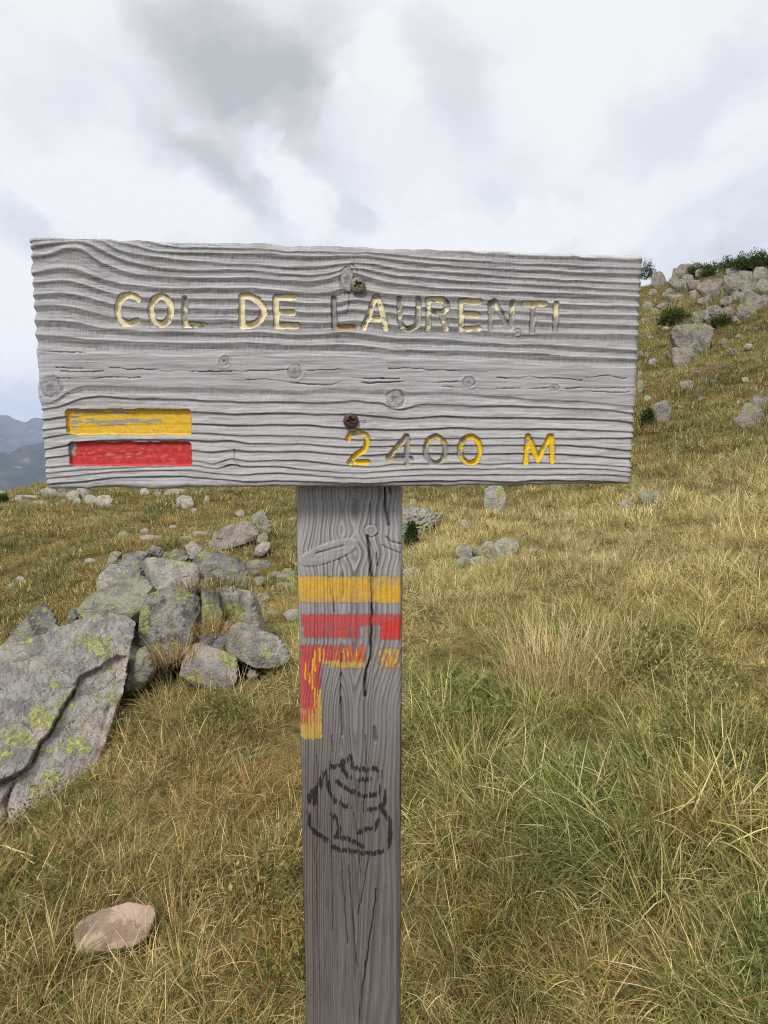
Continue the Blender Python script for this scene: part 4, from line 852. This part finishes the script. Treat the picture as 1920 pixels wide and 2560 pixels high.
for a in ((515,240,60,30),(180,255,30,15),(790,278,45,30),(940,255,40,20),(1140,345,50,35),(1310,180,50,35),(1060,165,35,25),(1130,100,30,35),(860,75,40,30),(60,580,40,30),(110,545,50,40),(440,385,25,20),(300,330,26,14),(700,215,30,16),(400,200,24,12),(230,430,26,14),(880,215,28,16),(1210,160,26,16),(560,330,26,14),(950,140,26,18)):
    stone('Z', *a, L1, M_ROCKPALE, G1)
stone('Z', 675,300,75,45, 'grey-green stone alone on the ochre meadow above the outcrop', M_ROCKGREEN, G1)
stone('Z', 490,440,60,25, 'brownish stone just left of the back row of the outcrop', M_ROCKPALE, G1)
G2, L2 = 'flat stones breaking the turf behind the outcrop', 'flat pale stone level with the turf behind the outcrop'
for a in ((820,312,110,25),(1010,318,90,25),(1090,290,80,25),(1540,232,80,18),(1600,212,60,18)): stone('Z', *a, L2, M_ROCKPALE, G2, lean=1.4)
G3, L3 = 'loose stones in the stony strip left of the post', 'loose pale stone in the stony strip between outcrop and post'
for a in ((1415,548,60,50),(1505,515,50,35),(1545,578,80,40),(1425,688,45,50),(1480,728,60,35),(1500,830,60,30),(1560,455,50,18),(1600,450,40,18),(1445,760,40,25),(1560,640,40,24)): stone('Z', *a, L3, M_ROCKPALE, G3)
stone('Z', 1430,642,80,50, 'low cream stone close behind the striped block of the outcrop', M_ROCKPALE, G3)
stone('Z', 1600,732,90,70, 'pale stone touching the left edge of the post at the red band', M_ROCKPALE, G3)
stone('Z', 1010,118,85,62, 'grey block standing under the lower edge of the sign board', M_ROCK, G1, 'boulder')
stone('Z', 960,70,130,50, 'broad pale rock directly beneath the lower edge of the sign board', M_ROCKPALE, G1, 'boulder', dd=.5)
stone('Z', 790,62,50,40, 'small grey rock under the sign board left of the broad pale one', M_ROCK, G1)
G4, L4 = 'rocks along the far edge of the meadow', 'grey rock in the line of rocks edging the meadow before the valley'
for a in ((590,1880,180,110),(760,1885,130,110),(880,1925,160,140),(1000,1870,150,160),(780,1985,170,50),(230,1960,100,60),(20,1885,80,60),(140,1895,60,40),(510,1865,50,60),(930,1985,90,80),(300,1988,110,40),(470,1998,150,40)):
    stone('S', *a, L4, M_ROCKPALE if _sn[0] % 3 else M_ROCKDARK, G4, n=3)
stone('S', 350,1930,330,45, 'long flat pale slab in the line of rocks edging the meadow', M_ROCKPALE, G4, 'boulder', lean=.8)
stone('S', 1240,1985,220,150, 'pyramid-shaped grey rock ending the line of rocks under the board', M_ROCK, G4, 'boulder')
stone('S', 1090,1960,130,120, 'squarish pale rock beside the pyramid-shaped grey rock', M_ROCKPALE, G4, 'boulder')
# right of the post
G5, L5 = 'low rocks clustered on the grass shoulder right of the post', 'lichened rock in the low cluster on the pale grass shoulder'
for a in ((320,350,80,60),(400,350,90,50),(430,320,50,40),(320,392,70,40),(390,392,90,40),(470,388,80,30)): stone('Y', *a, L5, M_ROCKPALE if _sn[0] % 2 else M_ROCKGREEN, G5, n=3)
stone('Y', 500,327,112,78, 'largest, pointed rock of the low cluster on the pale grass shoulder', M_ROCKPALE, G5, 'boulder')
stone('Y', 450,120,92,112, 'slanting pale boulder under the board, right of the post', M_ROCKPALE, None, 'boulder', n=4)
rock('boulder', 'large fissured pale boulder beside the post just below the board', tp('Y', [(30,260),(40,150),(90,148),(130,168),(215,180),(222,200),(160,230),(120,275),(60,285)]), hit(*tp('Y', [(100,275)])[0]), M_ROCKPALE, lean=.3, thick=1.0, seed=90, n=5, strata=.06)
G6, L6 = 'small stones on the slope right of the post', 'small pale stone lying in the grass on the slope right of the post'
for a in ((90,130,30,30),(270,325,40,35),(150,478,35,15),(75,465,60,25),(570,90,40,25),(620,345,40,15),(650,290,30,15),(1255,108,45,30)): stone('Y', *a, L6, M_ROCKPALE, G6)
stone('Y', 325,235,52,50, 'single whitish stone between the fissured boulder and the low cluster', M_ROCKPALE, G6)
stone('Y', 185,325,72,36, 'bluish grey flat stone right of the post', M_ROCK, G6)
stone('Y', 90,440,72,42, 'pale stone touching the right edge of the post above the yellow band', M_ROCKPALE, G6)
stone('Y', 1040,145,62,56, 'brownish pointed stone below the right corner of the board', M_ROCKPALE, G6)
stone('Y', 1145,110,118,58, 'yellow-green flat slab right below the corner of the board', M_ROCKGREEN, G6, 'boulder', lean=.9)
G7, L7 = 'rocks of the crag at the hilltop', 'pale rock in the crag along the hilltop at the right'
for a in ((460,310,110,110),(640,350,150,90),(740,350,110,70),(870,390,170,140),(1150,440,130,90),(1000,480,100,70),(600,450,130,55),(520,520,150,45),(740,430,55,75),(640,270,150,95),(760,205,90,60),(1310,350,130,130),(1230,490,140,130),(680,225,150,70),(560,400,80,50),(930,330,90,60),(1050,250,120,60),(520,430,70,40),(800,260,110,60),(420,410,80,50),(960,250,80,70),(1080,440,90,70),(830,480,110,60),(1290,480,80,90),(700,300,90,60),(590,320,80,60)):
    stone('X', *a, L7, M_FAR, G7, n=4)
stone('X', 1100,330,230,160, 'broad slabby rock in the hilltop crag under the long dark shrub', M_FAR, G7, 'boulder')
stone('X', 1270,275,120,130, 'upright pale rock breaking the skyline shrub at the right edge', M_FAR, G7, 'boulder')
stone('X', 1180,372,140,62, 'flat cap rock lying on the broad slab of the crag', M_FAR, G7)
for i, a in enumerate(((800,600,160,95),(900,570,150,115),(1010,570,100,95),(1150,560,170,115),(1080,622,110,60))):
    stone('X', *a, 'pale rock in the second band of crag below the hilltop', M_FAR, 'rocks of the second band of crag', n=3)
stone('X', 740,765,290,235, 'large rounded greenish boulder on the hillside right of the board', M_FAR, None, 'boulder', n=5)
stone('X', 655,915,190,150, 'smaller greenish boulder just below the large rounded one', M_FAR, None, 'boulder', n=4)
stone('X', 500,1340,135,175, 'upright grey-white boulder on the hillside nearest the board edge', M_FAR, None, 'boulder', n=4)
stone('X', 1200,1385,190,175, 'whitish mottled boulder at the right edge of the picture', M_FAR, None, 'boulder', n=4)
stone('X', 1265,1270,130,100, 'grey rock above the whitish mottled boulder at the right edge', M_FAR, None, 'boulder', n=3)
stone('X', 1090,1425,90,60, 'dark low rock at the left foot of the whitish mottled boulder', M_ROCKDARK, None, n=3)
G8, L8 = 'stones scattered over the right hillside', 'small stone showing through the grass of the right hillside'
for a in ((760,1050,90,40),(685,1140,110,70),(600,1700,90,40),(400,770,60,40),(310,910,60,80),(320,1150,60,100),(320,1060,40,50),(380,520,80,70),(900,1350,60,20),(640,1320,60,30),(1100,760,60,30),(1240,700,50,30),(950,1000,50,24),(560,900,90,60),(470,800,40,24),(1060,1180,44,22)): stone('X', *a, L8, M_FAR, G8)

G9, L9 = 'half buried stones of the upper right hillside', 'grey stone half buried in the turf of the upper right hillside'
for a in ((360,640,70,50),(430,560,60,40),(520,700,60,36),(980,800,70,50),(1060,880,60,40),(1180,840,70,50),(1250,950,60,40),(860,980,60,36),(420,960,70,50),(480,1060,60,40),(900,1120,70,40),(1150,1100,60,40),(1230,1180,50,36),(800,1250,60,36),(380,1250,60,44),(950,1480,60,30),(1280,1560,60,34),(760,1560,56,28),(440,1640,56,30),(1000,1720,60,28)):
    stone('X', *a, L9, M_FAR if _sn[0] % 3 else M_ROCKPALE, G9)

# ------------------------------------------------------------------ shrubs on the hill
def leaf_cloud(n, rx, ry, rz, ls, seed):
    g = np.random.RandomState(seed); dirs = g.normal(size=(n, 3)); dirs /= np.linalg.norm(dirs, axis=1)[:,None]
    rad = g.uniform(.25, 1, n)**.5*(1+.45*fbm(dirs*2.0+seed, 3)); c = dirs*rad[:,None]*np.array([rx, ry, rz]); c[:,2] = np.abs(c[:,2])
    a = g.normal(size=(n, 3)); a[:,2] = np.abs(a[:,2])+.6; a /= np.linalg.norm(a, axis=1)[:,None]
    b = np.cross(a, g.normal(size=(n, 3))); b /= np.linalg.norm(b, axis=1)[:,None]; s = ls*g.uniform(.6, 1.3, (n, 1))
    V = np.stack([c-b*s*.3, c+a*s*.6+b*s*.05, c+a*s*1.2, c+b*s*.3], 1).reshape(-1, 3)
    return V, np.arange(4*n).reshape(n, 4), np.repeat(g.uniform(0, 1, n), 4)
M_SHRUB = blade_material('shrub_leaf', (.035,.062,.018,1))
nt = NT(M_SHRUB.node_tree)
for q in M_SHRUB.node_tree.nodes:
    if q.type == 'HUE_SAT': q.inputs['Saturation'].default_value = 1.0
mb, nb_, bb_ = material('shrub_stem', .9); bb_.inputs['Base Color'].default_value = (.06,.045,.03,1)
def shrub(tile, x, y, w, h, label, group=None):
    _sn[0] += 1
    q = tp(tile, [(x, y+h*.45)])[0]; dpt = hit(*q); P = unproj(np.array(q[0]), np.array(q[1]), np.array(dpt)); s = TILE[tile][2]/FPX*dpt
    root = bpy.data.objects.new('shrub', None); C.objects.link(root); root.location = P
    root['label'] = label; root['category'] = 'shrub'
    if group: root['group'] = group
    nl = int(np.clip(w*h*.16, 1100, 2800))
    V, F, br = leaf_cloud(nl, w*s*.56, w*s*.42, h*s*1.35, max(.05, w*s*.075), _sn[0])
    me = mesh('foliage', V, F, smooth=False); attr(me, 'blade', 'FLOAT', br*.55+.12); attr(me, 'along', 'FLOAT', np.zeros(len(V)))
    link('foliage', me, M_SHRUB, root)
    st = [];  fs = []; g = np.random.RandomState(_sn[0])
    for i in range(5):
        a = g.uniform(0, 6.28); tip = np.array([math.cos(a)*w*s*.3, math.sin(a)*w*s*.2, h*s*.5]); b = len(st); t_ = .03*w*s
        for p, k in ((np.array([0, 0, -.1*h*s]), 1.0), (tip, .35)):
            for e_ in range(4): st.append(p+k*t_*np.array([math.cos(e_*1.57), math.sin(e_*1.57), 0]))
        fs += [[b+e_, b+(e_+1)%4, b+4+(e_+1)%4, b+4+e_] for e_ in range(4)]
    link('stem', mesh('stem', np.array(st), np.array(fs)), mb, root)
GS, LS = 'juniper shrubs along the skyline', 'low dark green shrub in the row along the right skyline'
for a in ((760,268,170,70),(880,252,170,75),(1010,228,180,85),(1130,204,180,90),(1260,182,190,100)): shrub('X', *a, LS, GS)
shrub('X', 365,262,130,95, 'dark rounded shrub on the skyline touching the board corner')
shrub('X', 580,628,210,90, 'dark flat shrub in the grass above the large rounded boulder')
shrub('X', 960,672,210,90, 'dark flat shrub right of the large rounded boulder')
shrub('X', 370,1440,100,120, 'dark green shrub beside the upright grey-white boulder')
shrub('S', 45,1975,110,80, 'dark little shrub at the left end of the line of meadow-edge rocks')
shrub('Y', 85,295,50,70, 'dark small shrub at the post below the fissured pale boulder')

# ------------------------------------------------------------------ grass
SRC = bpy.data.collections.new('grass_sources')
def blades(n, hmin, hmax, wid, spread, lean, seed, seg=4, curl=1.0, flow=0.0):
    """n tapered, arching blades as one mesh (arrays)"""
    g = np.random.RandomState(seed); a = g.uniform(0, 2*math.pi, n); rr = spread*np.sqrt(g.uniform(0, 1, n))
    root = np.stack([rr*np.cos(a), rr*np.sin(a), np.full(n, -.015)], 1)
    out = a+g.normal(0, .7, n); dirx = np.stack([np.cos(out), np.sin(out)], 1)+np.array([flow, 0]); dirx /= np.linalg.norm(dirx, axis=1)[:,None]
    H = g.uniform(hmin, hmax, n); le = np.abs(g.normal(lean, .3, n)); cu = np.abs(g.normal(.7, .45, n))*curl
    side = np.stack([-dirx[:,1], dirx[:,0], np.zeros(n)], 1); tw = g.uniform(-.9, .9, n)
    V = np.zeros((n, 2*seg+1, 3)); al = np.zeros((n, 2*seg+1)); pos = root.copy(); ang = le*.6
    step = H/seg
    for k in range(seg+1):
        w = wid*(1-(k/seg)**1.6)*g.uniform(.8, 1.2); wv = side*np.cos(tw*k/seg)[:,None]
        if k < seg: V[:,2*k] = pos-wv*w/2; V[:,2*k+1] = pos+wv*w/2; al[:,2*k:2*k+2] = k/seg
        else: V[:,2*seg] = pos; al[:,2*seg] = 1
        ang = ang+cu/seg
        pos = pos+np.concatenate([dirx*np.sin(ang)[:,None], np.cos(ang)[:,None]], 1)*step[:,None]
    f = []
    for k in range(seg-1): f.append([2*k, 2*k+1, 2*k+3, 2*k+2])
    base = (np.arange(n)*(2*seg+1))[:,None]
    Fq = (base[:,:,None]+np.array(f)[None]).reshape(-1, 4); Ft = base+np.array([[2*seg-2, 2*seg-1, 2*seg]])
    return V.reshape(-1, 3), [Fq, Ft], np.repeat(g.uniform(0, 1, n), 2*seg+1), al.ravel()
def tuft_src(name, *a, **k):
    V, F, br, al = blades(*a, **k); me = mesh(name, V, F); attr(me, 'blade', 'FLOAT', br); attr(me, 'along', 'FLOAT', al)
    me.materials.append(M_GRASS); o = bpy.data.objects.new(name, me); SRC.objects.link(o)
def leaf_src(name, n, spread, ls, seed):
    g = np.random.RandomState(seed); a = g.uniform(0, 6.283, n); rr = spread*np.sqrt(g.uniform(0, 1, n)); zz = g.uniform(.015, .075, n)
    c = np.stack([rr*np.cos(a), rr*np.sin(a), zz], 1); o = g.uniform(0, 6.283, n); tilt = g.uniform(-.2, .9, n)
    d = np.stack([np.cos(o)*np.cos(tilt), np.sin(o)*np.cos(tilt), np.sin(tilt)], 1); s = np.stack([-np.sin(o), np.cos(o), g.uniform(-.3, .3, n)], 1); L = ls*g.uniform(.6, 1.3, (n, 1))
    V = np.stack([c, c+d*L*.45+s*L*.27, c+d*L, c+d*L*.45-s*L*.27], 1).reshape(-1, 3)
    me = mesh(name, V, np.arange(4*n).reshape(n, 4)); attr(me, 'blade', 'FLOAT', np.repeat(g.uniform(.02, .52, n), 4)); attr(me, 'along', 'FLOAT', np.zeros(4*n))
    me.materials.append(M_GRASS); ob = bpy.data.objects.new(name, me); SRC.objects.link(ob)
# index order is alphabetical: 0-2 short turf, 3-5 arching tufts, 6-7 long straw, 8-9 leafy cover, 10-12 coarse far tufts
for i in range(3): tuft_src('a_turf_%d' % i, 160, .03, .105, .0022, .10, 1.0, 100+i, 4, 1.5)
for i in range(3): tuft_src('b_tuft_%d' % i, 85, .08, .21, .0028, .05, .75, 110+i, 5, 1.7)
for i in range(2): tuft_src('c_straw_%d' % i, 26, .10, .25, .0015, .10, .7, 120+i, 5, 1.1)
for i in range(2): leaf_src('d_leaf_%d' % i, 90, .10, .017, 130+i)
for i in range(2): tuft_src('f_thatch_%d' % i, 60, .06, .17, .0029, .10, 2.2, 150+i, 4, .5)
for i in range(3): tuft_src('e_far_%d' % i, 110, .04, .115, .0055, .13, .7, 140+i, 3, 1.2)

def scatter(name, P, rot, scl, idx, tint):
    me = bpy.data.meshes.new(name); me.vertices.add(len(P)); me.vertices.foreach_set('co', np.asarray(P, np.float32).ravel())
    attr(me, 'rot', 'FLOAT_VECTOR', rot); attr(me, 'scl', 'FLOAT_VECTOR', scl); attr(me, 'idx', 'INT', idx)
    attr(me, 'tint', 'FLOAT_COLOR', np.concatenate([tint, np.ones((len(P), 1))], 1))
    o = link(name, me, kind='stuff')
    ng = bpy.data.node_groups.new('scatter', 'GeometryNodeTree')
    ng.interface.new_socket('Geometry', in_out='INPUT', socket_type='NodeSocketGeometry'); ng.interface.new_socket('Geometry', in_out='OUTPUT', socket_type='NodeSocketGeometry')
    gi, go = ng.nodes.new('NodeGroupInput'), ng.nodes.new('NodeGroupOutput')
    ci = ng.nodes.new('GeometryNodeCollectionInfo'); ci.inputs['Collection'].default_value = SRC; ci.inputs['Separate Children'].default_value = True; ci.inputs['Reset Children'].default_value = True
    ip = ng.nodes.new('GeometryNodeInstanceOnPoints'); ip.inputs['Pick Instance'].default_value = True
    def na(nm, dt):
        q = ng.nodes.new('GeometryNodeInputNamedAttribute'); q.data_type = dt; q.inputs['Name'].default_value = nm; return q.outputs['Attribute']
    er = ng.nodes.new('FunctionNodeEulerToRotation'); L = ng.links.new
    L(na('rot', 'FLOAT_VECTOR'), er.inputs[0]); L(er.outputs[0], ip.inputs['Rotation']); L(na('scl', 'FLOAT_VECTOR'), ip.inputs['Scale']); L(na('idx', 'INT'), ip.inputs['Instance Index'])
    L(gi.outputs[0], ip.inputs['Points']); L(ci.outputs[0], ip.inputs['Instance']); L(ip.outputs[0], go.inputs[0])
    mod = o.modifiers.new('scatter', 'NODES'); mod.node_group = ng
    return o
STRAW, OLIVE, GREEN, OCHRE, BROWN, PALE = map(np.array, ((.64,.525,.225),(.365,.345,.115),(.20,.265,.080),(.30,.20,.058),(.27,.165,.07),(.60,.50,.29)))
def grass_tint(x, y):
    r = np.hypot(x, y); a = np.degrees(np.arctan2(x, y)); n = len(x)
    f1 = fbm(xyz(x*.9, y*.9, 3.0), 3); f2 = fbm(xyz(x*.35, y*.35, 8.0), 3); f3 = fbm(xyz(x*2.2, y*2.2, 1.0), 2); j = rs.uniform(-1, 1, n)
    def mixc(c, d, t): t = np.clip(t, 0, 1)[:,None]; return c*(1-t)+d*t
    c = np.tile(OLIVE, (n, 1)); c = mixc(c, STRAW, sstep(-.25, .35, f1+j*.25)); c = mixc(c, GREEN, sstep(-.02, .32, f3+j*.2)*.8)
    c = mixc(c, BROWN, sstep(.10, .42, f2+j*.25)*.75)
    f4 = fbm(xyz(x*1.5+31, y*1.5, 5.), 3); c = mixc(c, np.array((.36,.20,.06)), sstep(.28, .5, f4+j*.15)*.7)
    pale = sstep(2.6, 4.2, r)*sstep(-3, 6, a)*(1-sstep(8, 11.5, r)); c = mixc(c, mixc(np.tile(PALE, (n, 1)), STRAW, .5+f1), pale*.75*sstep(-.55, .1, f2+f1*.5+.35))
    left = sstep(5.5, 8, r)*(1-sstep(-8, 4, a)); lc = mixc(np.tile(OCHRE, (n, 1)), OLIVE*.64, sstep(-.1, .4, f2*1.3+j*.2)); lc = mixc(lc, GREEN*.48, sstep(.05, .38, f1-f2*.5+j*.1)*.85); lc = mixc(lc, STRAW*.72, sstep(.2, .5, fbm(xyz(x*.5+60, y*.5), 3))*.7)
    c = mixc(c, lc*.88, left)
    h1 = fbm(xyz(x*.22+9, y*.22), 3); h2 = fbm(xyz(x*.6+19, y*.6), 3)
    hill = sstep(7.5, 11, r)*sstep(-4, 6, a); hc = mixc(np.tile(OLIVE*.64, (n, 1)), BROWN*.95, sstep(-.1, .3, f2+j*.25)); hc = mixc(hc, GREEN*.42, sstep(-.04, .22, h2+j*.1)*.9); hc = mixc(hc, STRAW*.72, sstep(.12, .42, h1+j*.15)*.65)
    c = mixc(c, hc, hill)
    return c*rs.uniform(.62, 1.36, (n, 1))
def field(r0, r1, dens, a0=-40, a1=40):
    n = int(dens*.5*(r1*r1-r0*r0)*R(a1-a0)); r = np.sqrt(rs.uniform(r0*r0, r1*r1, n)); a = np.radians(rs.uniform(a0, a1, n))
    return r*np.sin(a), r*np.cos(a)
def sow(name, r0, r1, dens, picks, probs, s0, s1, wid=1.0, a0=-60, a1=60, lean=.16, keep=None, flow=True):
    x, y = field(r0, r1, dens, a0, a1)
    if keep is not None:
        k = keep(x, y); x, y = x[k], y[k]
    zz = height(x, y); 
    near_ = np.ones(len(x), bool)
    dv = np.stack([x, y], 1)/np.hypot(x, y)[:,None]; m_ = .13+.022*np.hypot(x, y)
    for c_, iv, ext_ in FOOT:
        q = np.hypot(x-c_[0], y-c_[1]) < ext_+1.5
        if not q.any(): continue
        r_ = math.hypot(*c_)
        for kf, pr in ((0, 1.0), (.5, .9), (1.0, .8)):
            if kf and r_ > 9: continue
            dxy = np.stack([x[q], y[q]], 1)+dv[q]*(m_[q]*kf)[:,None]-c_
            ins_ = np.einsum('ij,jk,ik->i', dxy, iv, dxy) < (3.1 if kf == 0 else 2.8)
            near_[q] &= ~(ins_ & (rs.uniform(0, 1, q.sum()) < pr))
    x, y, zz = x[near_], y[near_], zz[near_]; n = len(x)
    e = .05+.02*np.hypot(x, y); sx_, sy_ = (height(x+e, y)-zz)/e, (height(x, y+e)-zz)/e
    fl = fbm(xyz(x*.6, y*.6, 20.), 2)
    rot = np.stack([rs.normal(0, lean, n)+np.clip(sy_, -.6, .6)*.7, rs.normal(0, lean, n)-np.clip(sx_, -.6, .6)*.7+.25*fl, rs.uniform(0, 6.283, n)], 1)
    sc = rs.uniform(s0, s1, n)*np.clip(1+.75*fbm(xyz(x*1.5, y*1.5, 6.), 3), .45, 1.7); sv = np.stack([sc*wid, sc*wid, sc], 1)
    tn = grass_tint(x, y)
    if name == 'ground_cover': tn = tn*.35+np.array([.085,.12,.035])*.65
    return scatter(name, np.stack([x, y, zz], 1), rot, sv, rs.choice(picks, n, p=probs), tn)
inv = lambda x, y: np.hypot(x-Bc[0], y-Bc[1]-.1) > .09
sow('grass', .45, 2.6, 360, [0,1,2,3,4,5], [.27]*3+[.063,.063,.064], .7, 1.25, keep=inv, lean=.25)
sow('grass', 1.1, 3.6, 22, [6,7], [.5,.5], .7, 1.1, lean=.3)
sow('grass', .9, 4.2, 75, [13,14], [.5,.5], .7, 1.2, lean=.2, keep=lambda x, y: fbm(xyz(x*1.4+2, y*1.4), 3) > -.12)
sow('ground_cover', .9, 3.4, 150, [8,9], [.5,.5], .8, 1.3, keep=lambda x, y: fbm(xyz(x*.9+4, y*.9), 3)+.28*sstep(.2, 1.2, x)-.12*sstep(2, 3.4, y) > .14)
sow('grass', 2.6, 6.5, 165, [0,1,2,3,4,5,6,7], [.235]*3+[.08]*3+[.03,.025], .75, 1.25, lean=.22)
sow('grass', 6.0, 14, 60, [10,11,12,3,6,7], [.27,.27,.27,.11,.04,.04], .8, 1.4, lean=.2)
sow('grass', 13, 30, 22, [10,11,12], [.34,.33,.33], 1.1, 1.9, lean=.2, a0=-50, a1=50)
sow('grass', 28, 75, 5.0, [10,11,12], [.34,.33,.33], 1.6, 2.7, a0=-40, a1=42)

# single tufts that stand out
def tuft(label, px_, py_, n, hmin, hmax, wid, spread, lean, tint, seed, curl=1.0, depth=None, seg=5, group=None):
    dpt = hit(px_, py_) if depth is None else depth
    P = unproj(np.array(float(px_)), np.array(float(py_)), np.array(dpt))
    V, F, br, al = blades(n, hmin, hmax, wid, spread, lean, seed, seg, curl); me = mesh('grass_tuft', V, F); attr(me, 'blade', 'FLOAT', br*.62+.2); attr(me, 'along', 'FLOAT', al)
    o = link('grass_tuft', me, blade_material('tuft_blade', (*tint, 1))); o.location = P; o['label'] = label; o['category'] = 'grass tuft'
    if group: o['group'] = group
tuft('tall straw-coloured grass tuft on the slope right of the post', 1400, 1700, 800, .18, .40, .0030, .27, .30, (.62,.49,.26), 301, .9)
tuft('rusty orange upright grass tuft in the meadow at the right', 1690, 2110, 210, .12, .24, .0024, .07, .12, (.30,.155,.035), 303, .5)
tuft('yellow-green arching grass tuft low in the meadow right of the post', 1260, 2330, 90, .10, .22, .0042, .05, .8, (.30,.24,.035), 305, 1.3)
tuft('brown grass tuft growing from the crack between the outcrop blocks', 436, 1645, 240, .07, .17, .0028, .12, .5, (.26,.15,.04), 307, 1.2, 3.15)
tuft('rusty brown grass tuft on the ledge of the outcrop by the narrow slab', 530, 1575, 200, .07, .16, .003, .10, .5, (.27,.15,.045), 309, 1.2, 3.45)
tuft('dark green grass cushion under the top block of the outcrop', 565, 1465, 260, .06, .15, .0032, .12, .8, (.14,.13,.03), 311, 1.6, 3.75)
tuft('reddish brown dry grass at the top centre of the outcrop', 483, 1465, 180, .05, .11, .0035, .14, .6, (.24,.15,.07), 313, 1.2, 3.9)

# neighbours that look alike are told apart by their place along the row
ORD = 'first second third fourth fifth sixth seventh eighth ninth tenth eleventh twelfth thirteenth fourteenth fifteenth sixteenth seventeenth eighteenth nineteenth twentieth twenty-first twenty-second twenty-third twenty-fourth twenty-fifth twenty-sixth'.split()
NAMES = {L1: 'small pale stones scattered on the ochre meadow', L2: 'flat pale stones level with the turf behind the outcrop', L3: 'loose pale stones between outcrop and post',
         L4: 'grey rocks edging the meadow before the valley', L5: 'lichened rocks in the low cluster on the pale shoulder', L6: 'small stones in the grass right of the post',
         L7: 'pale rocks of the crag along the right hilltop', L8: 'small stones on the grassy right hillside', L9: 'grey stones half buried in the upper right hillside', LS: 'dark shrubs along the right skyline',
         'pale rock in the second band of crag below the hilltop': 'pale rocks in the second crag band below the hilltop'}
for lab, many in NAMES.items():
    os_ = [o for o in C.objects if o.get('label') == lab]
    os_.sort(key=lambda o: o.location.x/o.location.y)
    for i, o in enumerate(os_):
        o['label'] = ('leftmost' if i == 0 else 'rightmost' if i == len(os_)-1 else ORD[i]+' from the left')+' of the '+many

# ------------------------------------------------------------------ the air between here and the mountains
zlo, zhi = -760.0, 330.0; rad_ = 9500.0
vx = np.array([[sx_*rad_, sy_*rad_, zz_] for zz_ in (zlo, zhi) for sx_, sy_ in ((-1,-1),(1,-1),(1,1),(-1,1))])
hz = mesh('haze', vx, np.array([[3,2,1,0],[4,5,6,7],[0,1,5,4],[1,2,6,5],[2,3,7,6],[3,0,4,7]]), smooth=False)
mh = bpy.data.materials.new('valley_haze'); mh.use_nodes = True; th_ = mh.node_tree; th_.nodes.clear()
pv = th_.nodes.new('ShaderNodeVolumePrincipled'); pv.inputs['Color'].default_value = (.62,.74,1.0,1); pv.inputs['Density'].default_value = 0.95e-4; pv.inputs['Anisotropy'].default_value = 0.0
ov = th_.nodes.new('ShaderNodeOutputMaterial'); th_.links.new(pv.outputs[0], ov.inputs['Volume'])
link('haze', hz, mh, kind='stuff')
